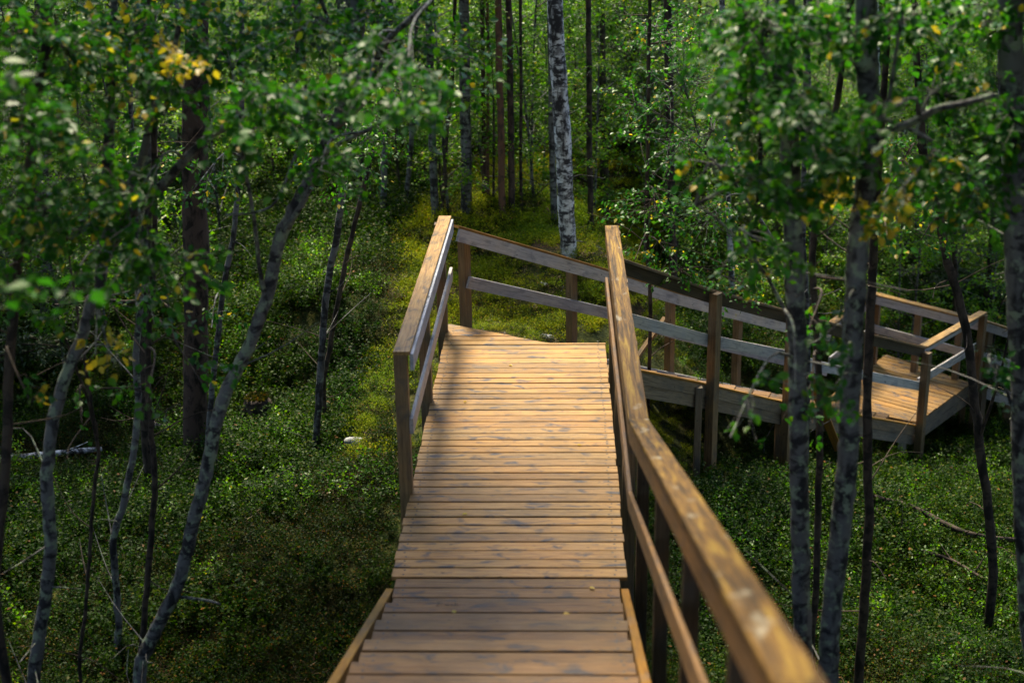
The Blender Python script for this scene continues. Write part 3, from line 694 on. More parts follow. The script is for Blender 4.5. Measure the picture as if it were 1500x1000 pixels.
BGT = [  # name, pts (base first), width, mat, label, crown
 ('birch_tree', [(834, 372), (830, 300), (824, 200), (817, 100), (812, 0)], 25, M_birch, 'big white and black birch trunk standing behind the landing corner', CR_B, 4),
 ('birch_tree', [(812, 332), (809, 250), (808, 150), (806, 60)], 10, M_gbirch, 'slim grey stem just left of the big white birch', None, 2),
 ('pine_tree', [(749, 312), (749, 200), (748, 100), (746, 0)], 10, M_pine, 'straight thin brown trunk right of the reddish trunk', CR_P, 2),
 ('pine_tree', [(736, 314), (734, 200), (732, 100), (731, 0)], 11, M_rbark, 'reddish peeling trunk in the centre of the background', CR_P, 3),
 ('pine_tree', [(684, 312), (683, 250), (682, 150), (680, 0)], 17, M_gbirch, 'dark grey thick trunk behind the left handrail top', CR_P, 3),
 ('pine_tree', [(709, 291), (708, 200), (706, 60)], 7, M_pine, 'thin brown far trunk between two grey trunks', CR_P, 1),
 ('pine_tree', [(716, 292), (715, 200), (716, 60)], 5, M_rbark, 'very thin reddish pole beside the thin brown far trunk', None, 0),
 ('birch_tree', [(637, 322), (636, 260), (634, 180), (630, 60)], 12, M_gbirch, 'pale grey stem left of the left handrail top', CR_B, 3),
 ('birch_tree', [(646, 322), (650, 260), (655, 180), (662, 100)], 6, M_dbark, 'thin dark stem leaning right beside the pale grey stem', None, 1),
 ('birch_tree', [(763, 302), (763, 220), (764, 100)], 5, M_dbark, 'thin straight pole right of the brown trunks', None, 0),
 ('birch_tree', [(866, 345), (864, 220), (862, 60), (861, 0)], 9, M_dbark, 'dark thin trunk right of the big white birch', CR_B, 3),
 ('spruce_tree', [(886, 335), (885, 220), (880, 60)], 14, M_dbark, 'dark brown trunk behind the end of the near handrail', None, 6),
 ('birch_tree', [(561, 330), (563, 270), (566, 180), (572, 60)], 10, M_gbirch, 'grey stem in the leafy background left of the handrail', CR_B, 3),
 ('birch_tree', [(590, 320), (596, 260), (602, 180), (606, 90)], 8, M_gbirch, 'greyish sapling stem just left of the pale grey stem', None, 2),
 ('birch_tree', [(530, 315), (528, 260), (536, 180), (545, 80)], 6, M_dbark, 'dark curved stem far back left of centre', None, 2),
 ('pine_tree', [(986, 470), (986, 380), (983, 250), (978, 0)], 13, M_dbark, 'dark trunk rising behind the second stairs', CR_P, 4),
 ('birch_tree', [(1073, 470), (1072, 400), (1066, 250), (1058, 0)], 9, M_birch, 'slender pale birch behind the middle of the second stairs', CR_B, 3),
 ('birch_tree', [(1279, 500), (1278, 380), (1284, 200), (1280, 0)], 11, M_birch, 'pale birch stem behind the lower landing corner', CR_B, 3),
 ('birch_tree', [(1190, 480), (1189, 380), (1186, 200), (1180, 0)], 9, M_gbirch, 'grey stem behind the blurred twin trunks', None, 3),
 ('birch_tree', [(1500, 650), (1492, 560), (1486, 440), (1478, 300), (1470, 100)], 11, M_birch, 'white stem with yellow leaves at the right edge', None, 2),
 ('birch_tree', [(1395, 530), (1400, 400), (1392, 250), (1385, 60)], 8, M_dbark, 'dark slim trunk behind the lower landing railing', None, 3),
 ('pine_tree', [(64, 500), (66, 400), (64, 250), (60, 60)], 14, M_gbirch, 'greyish trunk in the shade at the far left', CR_P, 3),
 ('birch_tree', [(205, 560), (203, 460), (198, 330), (190, 150), (183, 0)], 8, M_gbirch, 'thin pale birch stem left of the dark pine', None, 4),
]
for i, (nm, pts, wd, mt, lab, cr, lm) in enumerate(BGT):
    trunk_tree(nm, pts, wd, mt, lab, group=('birch stems' if nm == 'birch_tree' else 'conifer trunks') + ' of the background', crown=None if 590 < pts[0][0] < 900 else cr, seed=i, limbs=lm, h_extra=6)
# more anonymous far stems
for i in range(26):
    px = R_.uniform(-40, 1540); dist = R_.uniform(24, 46)
    d = ray(px, 200); d = d / np.hypot(d[0], d[1]); x, y = CAM[0] + d[0] * dist, CAM[1] + d[1] * dist
    if i == 0: FAR = []
    if i < 5:
        rs_ = np.random.RandomState(200 + i); ac = Acc(); P = smooth_path([(0, 0, -.3), (rs_.normal(0, .08), rs_.normal(0, .08), 2.5), (rs_.normal(0, .2), rs_.normal(0, .2), 8)], 10)
        tube(ac, P, np.linspace(.09, .05, 10) * (1 + .3 * (i % 2)), 8, 0, rs_, .05); FAR.append(ac.mesh('trunk', [[M_pine, M_gbirch, M_birch, M_dbark, M_gbirch][i]], smooth=True))
    k = i % 5
    o = thing('far_tree', ['brown bare lower trunk', 'grey trunk', 'white speckled trunk', 'blackish trunk', 'greyish thin trunk'][k] + ' deep in the ' + ('left' if px < 500 else 'right' if px > 950 else 'central') + ' forest', 'tree', (x, y, gzf(x, y)), 'far trunks deep in the forest')
    o.rotation_euler = (R_.uniform(-.04, .04), R_.uniform(-.04, .04), R_.uniform(0, 6.28)); s = R_.uniform(.6, 1.3); o.scale = (s, s, 1)
    link('trunk', FAR[k], o)
    if i % 4 == 1: link('crown', CANB[k % 2][1] if k in (1, 2, 4) else CANP[k % 2][1], o)

# ------------------------------------------------------------------ canopy trees (unseen, added so their crowns shade the place)
cn = 0; tries = 0; cs = []
while cn < 130 and tries < 9000:
    tries += 1
    x, y = R_.uniform(-14, 14), R_.uniform(-12, 10)
    if near_walk(x, y): continue
    z = gzf(x, y); px, py, dz = screen((x, y, z + .5)); tx, ty, tz = screen((x, y, z + 3.2))
    if any(q[2] > 0 and -110 < q[0] < 1610 and -160 < q[1] < 1100 for q in [screen((x, y, z + hh * .7)) for hh in range(12)]): continue          # trunks in view are placed by hand
    if any((x - a) ** 2 + (y - b) ** 2 < 1.6 for a, b in cs): continue
    k = R_.random() < .5
    if not ray_clear(x, y, z + 7.5, 1.3): continue
    cs.append((x, y)); cn += 1
    o = thing('pine_tree' if k else 'birch_tree', ('tall pine' if k else 'tall birch') + ' out of view, added so its crown shades the path', 'tree', (x, y, z), 'unseen trees added to shade the path')
    s = R_.uniform(.85, 1.15); o.scale = (s, s, s); o.rotation_euler = (R_.uniform(-.03, .03), R_.uniform(-.03, .03), R_.uniform(0, 6.28))
    T_ = (CANP if k else CANB)[R_.randrange(2)]; link('trunk', T_[0], o); link('crown', T_[1], o)

# ------------------------------------------------------------------ foreground trees
def spray(o, Q, clusters, seed, mat_w, mat_l, leaf=.055, tmpl=LEAF_HI, loc=(0, 0, 0)):
    """clusters: (px, py, rx, ry, depth jitter, number of leaves, yellow share, depth)"""
    rs_ = np.random.RandomState(seed)
    for (cx, cy, rx, ry, nl, yel, dep) in clusters:
        nl = int(nl * (2.5 if cy < 450 else 1.4)); rx *= 1.15; ry *= 1.1; ac = Acc(); C0 = at(cx, cy, dep); j = int(np.argmin(((Q - C0) ** 2).sum(1) + 0.6 * (Q[:, 2] > C0[2] + .1))); p = Q[j]
        br = smooth_path([p, (p + C0) / 2 + np.array([0, 0, .12]) + rs_.normal(0, .04, 3), C0], 9); tube(ac, br, np.linspace(.011, .004, 9), 5, 0, rs_, .1)
        ntw = max(4, nl // 14); Pl, Dl = [], []
        for i in range(ntw):
            a, r = rs_.rand() * math.tau, rs_.rand() ** .5
            e = at(cx + rx * r * math.cos(a), cy + ry * r * math.sin(a), dep * (1 + rs_.normal(0, .045)))
            q = br[rs_.randint(4, 9)]; tw = smooth_path([q, (q + e) / 2 + rs_.normal(0, .03, 3) + [0, 0, .03], e], 6); tube(ac, tw, np.linspace(.004, .0012, 6), 3, 0)
            m_ = nl // ntw; tt = rs_.uniform(.35, 1.05, m_); ii = np.clip((tt * 5).astype(int), 0, 4)
            Pl.append(tw[ii] + (tw[ii + 1] - tw[ii]) * (tt * 5 - ii)[:, None] + rs_.normal(0, .02, (m_, 3))); Dl.append(np.repeat([(e - q)], m_, 0) / (np.linalg.norm(e - q) + 1e-6) * .7 + rs_.normal(0, .6, (m_, 3)) - [0, 0, .35])
        Pl = np.concatenate(Pl); Dl = np.concatenate(Dl); n_ = len(Pl); _, U = rnd_leaf_dirs(n_, rs_)
        leaves(ac, Pl, Dl, U, leaf * rs_.uniform(.65, 1.2, n_), tmpl, 1, tones(n_, rs_, yel), rs_)
        link('leafy_branch', ac.mesh('leafy_branch', [mat_w, mat_l], loc), o)
def fg_tree(name, pts, wpx, mat, label, depth, clusters=(), branches=(), seed=0, leaf=.055, group=None, h_extra=2.5, taper=.8, tmpl=LEAF_HI, crown='auto'):
    """pts base first; depth: horizontal distance of the stem from the camera"""
    rs_ = np.random.RandomState(seed)
    P = []
    for (x, y) in pts:
        d = ray(x, y); P.append(CAM + d * (depth / np.hypot(d[0], d[1])))
    b = P[0].copy(); b[2] = gzf(b[0], b[1]); 
    if b[2] < P[0][2] - .1:
        P.insert(0, b)
    P.insert(0, P[0] - np.array([0, 0, .25]))
    dl = P[-1] - P[-2]; dl /= np.linalg.norm(dl); P.append(P[-1] + (dl * .5 + np.array([0, 0, .5])) * h_extra)
    n_ = len(P) * 7; Q = smooth_path(P, n_); dd = depth / math.cos(.2)
    r0 = wpx / 2 * dd / F; R = r0 * np.linspace(1.05, taper, n_); R[-7:] *= np.linspace(1, .3, 7); R[:3] *= 1.3
    Q[5:] += np.cumsum(rs_.normal(0, .0035, (n_ - 5, 3)) * [1, 1, 0], 0)
    loc = np.array([b[0], b[1], b[2]]); o = thing(name, label, 'tree', loc, group)
    ac = Acc(); tube(ac, Q, R, 12, 0, rs_, .06); link('trunk', ac.mesh('trunk', [mat], loc, True), o)
    ac = Acc()
    for i in range(9):
        k = rs_.randint(6, n_ - 6); a = rs_.rand() * math.tau; L = rs_.uniform(.2, .7); e = Q[k] + np.array([math.cos(a) * L, math.sin(a) * L, rs_.uniform(-.1, .45)])
        tube(ac, smooth_path([Q[k], (Q[k] + e) / 2 + rs_.normal(0, .04, 3), e], 6), np.linspace(.007, .002, 6), 4, 0, rs_, .1)
    tag(link('bare_twigs', ac.mesh('bare_twigs', [mat], loc), o), kind='stuff')
    AQ = [Q]
    for (bp, w0, w1) in branches:      # visible limbs: (px, py) list with end depth factor
        BP = []
        for i, (x, y) in enumerate(bp):
            d = ray(x, y); BP.append(CAM + d * (depth * (1 - .015 * i) / np.hypot(d[0], d[1])))
        j = int(np.argmin(((Q - BP[0]) ** 2).sum(1))); BP[0] = Q[j]
        B_ = smooth_path(BP, 5 * len(BP)); ac = Acc(); tube(ac, B_, np.linspace(w0, w1, len(B_)) / 2 * dd / F, 8, 0, rs_, .08); link('branch', ac.mesh('branch', [mat], loc, True), o); AQ.append(B_)
    spray(o, np.concatenate(AQ), clusters, seed + 9, mat, M_leaf, leaf, tmpl, loc)
    if crown == 'auto': crown = CANB[seed % 2][1] if seed in (12, 13, 8, 9, 11) else None  # unseen crowns added on chosen stems to shade stairs and deck
    if crown is not None and ray_clear(Q[-1][0], Q[-1][1], 9.0, 1.0):
        T2 = smooth_path([Q[-1], Q[-1] + [.1, .05, 2.0], Q[-1] + [.05, .1, 4.5]], 8); ac = Acc(); tube(ac, T2, np.linspace(.03, .012, 8), 6, 0, rs_, .05); link('upper_trunk', ac.mesh('upper_trunk', [mat], loc, True), o)
        link('crown', crown, o, (Q[-1][0] - loc[0], Q[-1][1] - loc[1], 2.6 - loc[2]))
    return o
G_L = 'lichen covered young birches on the left'; G_R = 'blurred trunks on the right'
# left group
fg_tree('birch_tree', [(-5, 900), (8, 700), (14, 560), (25, 400), (42, 250), (55, 120), (66, 0)], 15, M_dbark, 'thin dark leaning trunk nearest the left picture edge', 8.3,
        [(30, 60, 90, 60, 170, .02, 7.4), (20, 200, 90, 80, 200, .02, 7.2), (60, 330, 90, 60, 150, .02, 7.6), (120, 110, 90, 90, 220, .05, 7.8), (10, 430, 60, 50, 70, .02, 7.5), (130, 240, 80, 60, 150, .03, 7.0), (45, 590, 50, 20, 22, .5, 7.6)], [], 1, .06, G_L, 2, tmpl=LEAF_LO)
fg_tree('birch_tree', [(52, 1000), (66, 900), (78, 800), (72, 700), (85, 600), (120, 500), (140, 430), (152, 370)], 20, M_lbark, 'crooked lichen covered trunk forking into a long bent limb', 8.8,
        [(105, 350, 90, 60, 150, .12, 7.8), (140, 520, 50, 40, 24, .75, 7.8), (225, 400, 110, 50, 170, .02, 7.4), (80, 460, 70, 40, 60, .02, 7.6), (190, 300, 80, 50, 110, .03, 7.6), (165, 530, 30, 20, 10, .9, 7.4)],
        [([(152, 370), (185, 322), (225, 285), (262, 245), (300, 205), (345, 178)], 18, 9), ([(175, 335), (205, 240), (222, 165), (245, 115), (262, 40)], 13, 7)], 2, .055, G_L, 2.2)
fg_tree('birch_tree', [(205, 985), (225, 935), (262, 850), (290, 740), (308, 660), (330, 580), (368, 505), (398, 425), (416, 345), (440, 290), (478, 205), (505, 120), (514, 40), (516, 0)], 21, M_lbark, 'long curved lichen covered trunk sweeping up to the top', 9.0,
        [(330, 80, 110, 80, 230, .05, 8.6), (440, 60, 100, 60, 190, .03, 8.4), (420, 160, 110, 50, 200, .01, 7.2), (540, 130, 80, 60, 150, .01, 7.2), (600, 170, 80, 40, 80, .01, 6.6), (640, 90, 100, 70, 190, .01, 8.8), (470, 250, 90, 40, 80, .01, 8.0), (690, 140, 60, 60, 70, .01, 8.6), (560, 40, 100, 40, 170, .01, 8.8), (360, 210, 70, 50, 110, .02, 7.4)],
        [([(500, 190), (530, 150), (560, 70), (600, 30), (632, 0)], 12, 7), ([(385, 440), (380, 390), (372, 320), (356, 230), (350, 190)], 8, 4), ([(416, 345), (448, 290), (470, 230), (540, 190)], 9, 5), ([(512, 90), (490, 50), (470, 0)], 7, 5), ([(505, 130), (440, 215), (400, 300), (330, 315)], 5, 3), ([(275, 870), (300, 878), (322, 884)], 5, 3)], 3, .055, G_L, 2)
fg_tree('birch_tree', [(172, 960), (172, 900), (166, 800), (176, 740), (190, 680), (200, 600), (200, 520), (206, 430), (212, 330), (216, 200)], 11, M_lbark, 'thin wavy grey stem between the forked and the curved trunk', 10.0,
        [(200, 450, 70, 60, 70, .03, 9.0), (185, 60, 100, 70, 230, .16, 8.4), (240, 140, 80, 70, 180, .08, 8.0), (280, 30, 80, 50, 170, .2, 8.8), (270, 95, 50, 22, 46, .9, 7.2)], [], 4, .055, G_L, 2)
fg_tree('birch_tree', [(208, 970), (213, 880), (220, 770), (224, 700), (219, 610), (214, 520), (218, 400), (222, 300)], 10, M_dbark, 'slim dark stem standing before the dark pine', 9.6,
        [(215, 590, 60, 40, 26, .02, 8.8), (295, 560, 60, 30, 40, .02, 8.8), (255, 500, 60, 30, 30, .01, 8.8)], [], 5, .055, G_L, 2)
fg_tree('birch_tree', [(115, 975), (125, 900), (130, 800), (136, 720), (142, 660), (136, 600), (126, 540)], 6, M_dbark, 'spindly dark stem leaning left at the lower left', 9.4, [(120, 620, 30, 40, 14, .0, 9)], [([(150, 660), (130, 590), (112, 540), (90, 480)], 5, 3)], 6, .05, G_L, 1)
fg_tree('rowan_tree', [(300, 760), (306, 640), (318, 520), (330, 420), (344, 330), (352, 200), (358, 60)], 9, M_gbirch, 'slender grey stem right of the dark pine', 12.3, [(310, 480, 50, 30, 40, .02, 11.5), (290, 270, 60, 40, 70, .02, 11)], [], 7, .05, G_L, 2, tmpl=LEAF_LO)
fg_tree('birch_tree', [(463, 640), (470, 560), (476, 480), (486, 400), (500, 320), (512, 240), (520, 150), (530, 60)], 11, M_gbirch, 'left one of two thin stems beside the clearing', 13.6, [(500, 260, 60, 50, 130, .01, 13), (470, 180, 70, 60, 170, .02, 13), (540, 220, 60, 40, 120, .01, 13)], [], 8, .05, G_L, 3, tmpl=LEAF_LO)
fg_tree('birch_tree', [(474, 560), (486, 500), (500, 420), (514, 350), (530, 280), (546, 210), (556, 120)], 8, M_dbark, 'right one of two thin stems beside the clearing', 14.2, [(560, 190, 60, 60, 150, .01, 13.6), (600, 130, 70, 60, 170, .01, 13.6)], [], 9, .05, G_L, 3, tmpl=LEAF_LO)
fg_tree('pine_tree', [(285, 668), (285, 560), (285, 430), (284, 300), (283, 150), (282, 0)], 37, M_pine, 'thick dark brown pine trunk on the left', 14.6, [], [], 10, group=G_L, h_extra=5, taper=.9, crown=CANP[0][1])
fg_tree('birch_tree', [(215, 640), (212, 520), (216, 400), (224, 260), (230, 100)], 15, M_dbark, 'dark mossy trunk just left of the dark pine', 13.4, [(230, 250, 60, 60, 90, .01, 12.6)], [([(215, 440), (190, 442), (150, 440), (80, 447)], 6, 4), ([(228, 430), (250, 452), (270, 462)], 5, 3)], 11, group=G_L, h_extra=4, tmpl=LEAF_LO, crown=CANB[0][1])
# right group
fg_tree('birch_tree', [(1183, 1010), (1180, 950), (1176, 820), (1170, 640), (1164, 500), (1158, 380), (1152, 240), (1146, 120), (1142, 0)], 29, M_lbark, 'blurred greyish trunk crossing the dark handrail', 7.8,
        [(1120, 80, 110, 70, 240, .01, 7.2), (1170, 190, 90, 60, 190, .01, 6.8), (1085, 160, 80, 60, 130, .02, 7.4), (1150, 300, 80, 50, 120, .01, 7.0), (1050, 260, 70, 40, 60, .06, 7.4), (1215, 60, 80, 60, 180, .01, 7.4), (1110, 380, 70, 40, 70, .03, 7.6), (1215, 250, 60, 50, 110, .02, 7.2), (1165, 570, 60, 40, 44, .01, 7.0), (1070, 640, 50, 20, 12, .0, 7)],
        [([(1146, 130), (1110, 60), (1080, 0)], 10, 6), ([(1165, 480), (1120, 400), (1060, 330), (1020, 300)], 6, 3)], 12, .055, G_R, 3, .9)
fg_tree('birch_tree', [(1210, 1030), (1214, 930), (1228, 780), (1240, 680), (1248, 560), (1256, 430), (1266, 320), (1276, 200), (1275, 100), (1272, 0)], 32, M_lbark, 'blurred lichen spotted trunk leaning right with a forked limb', 7.6,
        [(1330, 60, 100, 70, 210, .02, 7.4), (1400, 150, 90, 70, 170, .03, 7.6), (1285, 320, 50, 30, 46, .5, 6.6), (1350, 270, 80, 40, 80, .12, 7.0), (1225, 600, 40, 50, 40, .0, 7.0), (1235, 500, 40, 30, 26, .0, 7.0), (1240, 220, 60, 60, 90, .03, 6.9), (1200, 290, 40, 26, 30, .85, 7.2)],
        [([(1276, 215), (1300, 192), (1340, 178), (1372, 160), (1410, 152), (1456, 140)], 13, 8), ([(1285, 205), (1300, 150), (1312, 80), (1322, 20)], 7, 4), ([(1372, 160), (1362, 205), (1358, 240)], 7, 4)], 13, .055, G_R, 3, .9)
fg_tree('birch_tree', [(1520, 1040), (1512, 900), (1504, 700), (1497, 500), (1490, 300), (1486, 150), (1484, 0)], 36, M_lbark, 'heavy grey trunk standing at the right picture edge', 8.2,
        [(1440, 40, 90, 60, 170, .02, 7.6), (1420, 300, 80, 60, 130, .02, 7.6), (1440, 220, 70, 50, 110, .02, 7.6), (1410, 340, 50, 25, 22, .1, 7.8), (1460, 560, 60, 40, 30, .02, 7.6)], [([(1500, 640), (1470, 560), (1450, 520)], 6, 3)], 14, .055, G_R, 3, .92)
fg_tree('rowan_tree', [(1190, 960), (1196, 800), (1199, 640), (1196, 480), (1186, 400), (1190, 330), (1200, 260), (1225, 130)], 11, M_dbark, 'thin dark stem between the two blurred trunks', 9.0, [(1185, 480, 40, 40, 30, .02, 8.4), (1190, 620, 40, 30, 30, .0, 8.4), (1230, 290, 50, 30, 34, .6, 8.4)], [], 15, .055, G_R, 2)
fg_tree('rowan_tree', [(1268, 860), (1272, 760), (1272, 660), (1270, 560), (1274, 430), (1280, 330)], 15, M_dbark, 'reddish brown stem close right of the leaning trunk', 9.8, [(1300, 350, 50, 26, 34, .3, 9.2)], [], 16, .055, G_R, 2)
fg_tree('birch_tree', [(1456, 850), (1450, 740), (1436, 640), (1428, 560), (1410, 450), (1388, 380), (1370, 300), (1352, 220)], 14, M_dbark, 'dark slender leaning stem in front of the lower landing', 12.4, [(1350, 350, 60, 50, 60, .12, 12), (1390, 260, 60, 50, 110, .03, 12), (1320, 240, 60, 60, 120, .03, 12)], [([(1440, 640), (1462, 560), (1480, 480)], 5, 3)], 17, .05, G_R, 2, tmpl=LEAF_LO)
fg_tree('birch_tree', [(1178, 700), (1180, 560), (1178, 440), (1172, 300), (1176, 100)], 9, M_gbirch, 'pale thin stem partly hidden by the blurred greyish trunk', 15.5, [(1040, 200, 80, 60, 220, .02, 15), (1000, 120, 80, 70, 260, .03, 15), (960, 230, 60, 50, 150, .03, 14.5), (1030, 330, 70, 50, 170, .04, 14.5), (930, 150, 50, 60, 150, .05, 15), (960, 40, 80, 40, 200, .03, 15)], [([(1178, 440), (1100, 300), (1030, 220)], 7, 4)], 18, .05, G_R, 3, tmpl=LEAF_LO)
fg_tree('rowan_tree', [(952, 470), (950, 400), (948, 300), (952, 180), (955, 60)], 6, M_dbark, 'leafy stem behind the end of the near handrail', 14.6, [(960, 310, 70, 50, 200, .05, 14), (1000, 400, 70, 30, 130, .05, 14), (930, 380, 20, 20, 26, .1, 14), (1090, 420, 50, 40, 90, .06, 14.6), (1010, 60, 70, 50, 160, .03, 14)], [], 19, .05, G_R, 3, tmpl=LEAF_LO)

# ------------------------------------------------------------------ logs, stump, stones, dead branches
def log(name, label, pts, wpx, mat, seed, cat='log', lift=.04, up=0):
    rs_ = np.random.RandomState(seed); G = [ground_hit(*p) for p in pts]; dep = (G[0] - CAM) @ FWD
    r = wpx / 2 * dep / F; P = np.array([g + [0, 0, r * .7 + lift] for g in G]); Q = smooth_path(P, 16); loc = G[0]
    o = thing(name, label, cat, loc); ac = Acc(); tube(ac, Q, r * np.linspace(1, .6, 16), 10, 0, rs_, .08); link('stem', ac.mesh('stem', [mat], loc, True), o)
    ac = Acc()
    for i in range(3):
        p = Q[rs_.randint(3, 14)]; e = p + np.array([rs_.normal(0, .2), rs_.normal(0, .2), rs_.uniform(.1, .35)]); tube(ac, np.array([p, (p + e) / 2, e]), [.012, .008, .004], 4, 0)
    tag(link('broken_twigs', ac.mesh('broken_twigs', [mat], loc), o), kind='stuff')
log('fallen_log', 'white birch log lying in the moss at the left edge', [(-20, 690), (60, 682), (150, 672)], 13, M_birch, 1, lift=.09)
log('fallen_log', 'dark mossy fallen log with pale broken end by the pine foot', [(205, 628), (250, 645), (300, 662), (345, 672)], 14, M_gbirch, 2, lift=.07)
log('fallen_log', 'small grey log end low in the bilberries of the clearing', [(325, 690), (360, 715), (392, 727)], 9, M_gbirch, 3, lift=.05)
log('dead_branch', 'long dark dead branch lying across the right foreground', [(1275, 762), (1330, 775), (1380, 800), (1430, 818), (1520, 824)], 11, M_dbark, 4, 'branch', .24)
log('dead_branch', 'thinner dark dead branch below the long one on the right', [(1280, 775), (1330, 828), (1390, 850), (1440, 880)], 7, M_dbark, 5, 'branch', .22)
log('dead_branch', 'short bare branch under the second stairs', [(1095, 660), (1120, 672), (1145, 682)], 4, M_gbirch, 6, 'branch', .06)
def stump():
    g = ground_hit(378, 632); rs_ = np.random.RandomState(4); o = thing('tree_stump', 'old dark rotten stump with moss on its top in the clearing', 'stump', g)
    ac = Acc(); P = np.array([[0, 0, -.1], [0, 0, .1], [.01, 0, .25], [.015, 0, .38], [.02, 0, .42], [.02, 0, .425]]); tube(ac, P, [.21, .18, .165, .15, .13, .005], 14, 0, rs_, .1); link('body', ac.mesh('stump', [M_dbark], smooth=False), o)
    ac = Acc(); n_ = 260; a = rs_.rand(n_) * math.tau; r = .13 * rs_.rand(n_) ** .5; P = np.stack([r * np.cos(a) + .02, r * np.sin(a), np.full(n_, .41)], -1)
    D = rs_.normal(0, .5, (n_, 3)); D[:, 2] = 1; U = rs_.normal(0, 1, (n_, 3)); leaves(ac, P, D, U, rs_.uniform(.03, .07, n_), LEAF_LO, 0, rs_.rand(n_), rs_); tag(link('moss', ac.mesh('moss', [M_mossd]), o), kind='stuff')
stump()
def stone(px, py, wpx, label, seed):
    g = ground_hit(px, py); rs_ = np.random.RandomState(seed); s = wpx / 2 * ((g - CAM) @ FWD) / F
    n1, n2 = 9, 14; V = []; 
    for i in range(n1):
        th_ = math.pi * i / (n1 - 1)
        for j in range(n2):
            a = math.tau * j / n2; r = 1 + .16 * math.sin(2 * a + seed) + .12 * math.cos(3 * th_ + a + seed); V.append((r * s * math.sin(th_) * math.cos(a), .7 * r * s * math.sin(th_) * math.sin(a), .5 * r * s * math.cos(th_) + .2 * s))
    Fc = [[i * n2 + j, (i + 1) * n2 + j, (i + 1) * n2 + (j + 1) % n2, i * n2 + (j + 1) % n2] for i in range(n1 - 1) for j in range(n2)]
    o = link('stone', new_mesh('stone', V, Fc, [M_stone], smooth=True), None, g); tag(o, label, 'stone')
stone(520, 650, 30, 'flat pale stone in the bilberries left of the landing', 1)
stone(800, 497, 22, 'pale grey stone touching the far edge of the landing', 2)
stone(795, 418, 14, 'small grey stone on the slope seen between the rails', 3)
stone(768, 430, 10, 'tiny dark stone left of the small grey stone on the slope', 4)
stone(1412, 470, 12, 'grey stone beyond the lower landing railing', 5)

# ------------------------------------------------------------------ ground cover
def clump(seed, nl, r, h, size, mat, tmpl=LEAF_LO, stems=14, upright=.5, tone_lo=0., tone_hi=.95, yel=.03):
    rs_ = np.random.RandomState(seed); ac = Acc(); Pl = []; 
    for i in range(stems):
        a, q = rs_.rand() * math.tau, r * rs_.rand() ** .5; b = np.array([q * .6 * math.cos(a), q * .6 * math.sin(a), -.03]); e = np.array([q * 1.1 * math.cos(a) + rs_.normal(0, .03), q * 1.1 * math.sin(a) + rs_.normal(0, .03), h * rs_.uniform(.55, 1.1)])
        if mat not in (M_mossb, M_mossd): tube(ac, np.array([b, (b + e) / 2 + rs_.normal(0, .012, 3), e]), [.003, .002, .001], 3, 0)
        m_ = nl // stems; t = rs_.uniform(.3, 1.05, m_)[:, None]; Pl.append(b + (e - b) * t + rs_.normal(0, .022, (m_, 3)))
    Pl = np.concatenate(Pl); n_ = len(Pl); D = rs_.normal(0, 1, (n_, 3)); D[:, 2] = D[:, 2] * .4 + upright; U = rs_.normal(0, .6, (n_, 3)); U[:, 2] += 1
    leaves(ac, Pl, D, U, rs_.uniform(.7, 1.3, n_) * size, tmpl, 1, tones(n_, rs_, yel, tone_lo, tone_hi), rs_)
    return ac.mesh('clump', [M_dbark, mat])
protos = []
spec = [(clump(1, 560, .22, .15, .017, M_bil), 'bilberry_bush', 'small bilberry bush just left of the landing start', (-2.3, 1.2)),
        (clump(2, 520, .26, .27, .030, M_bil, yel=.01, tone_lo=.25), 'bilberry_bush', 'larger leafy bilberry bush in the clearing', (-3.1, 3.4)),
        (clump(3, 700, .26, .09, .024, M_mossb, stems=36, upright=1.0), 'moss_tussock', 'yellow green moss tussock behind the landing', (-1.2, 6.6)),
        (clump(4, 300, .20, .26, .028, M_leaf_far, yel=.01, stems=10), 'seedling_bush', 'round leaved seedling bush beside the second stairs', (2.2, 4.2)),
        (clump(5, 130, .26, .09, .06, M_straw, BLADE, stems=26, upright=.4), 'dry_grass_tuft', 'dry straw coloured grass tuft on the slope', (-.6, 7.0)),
        (clump(7, 800, .27, .07, .020, M_mossd, stems=40, upright=.9), 'moss_tussock', 'moss tussock with shade put in its colour low in the clearing', (-2.9, 2.0)),
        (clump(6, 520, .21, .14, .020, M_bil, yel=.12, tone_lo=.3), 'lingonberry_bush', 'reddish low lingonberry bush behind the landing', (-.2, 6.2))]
for me, nm, lab, (x, y) in spec:
    o = link(nm, me, None, (x, y, gzf(x, y))); tag(o, lab, 'bush', kind='stuff' if nm == 'moss_tussock' else None); protos.append(o)
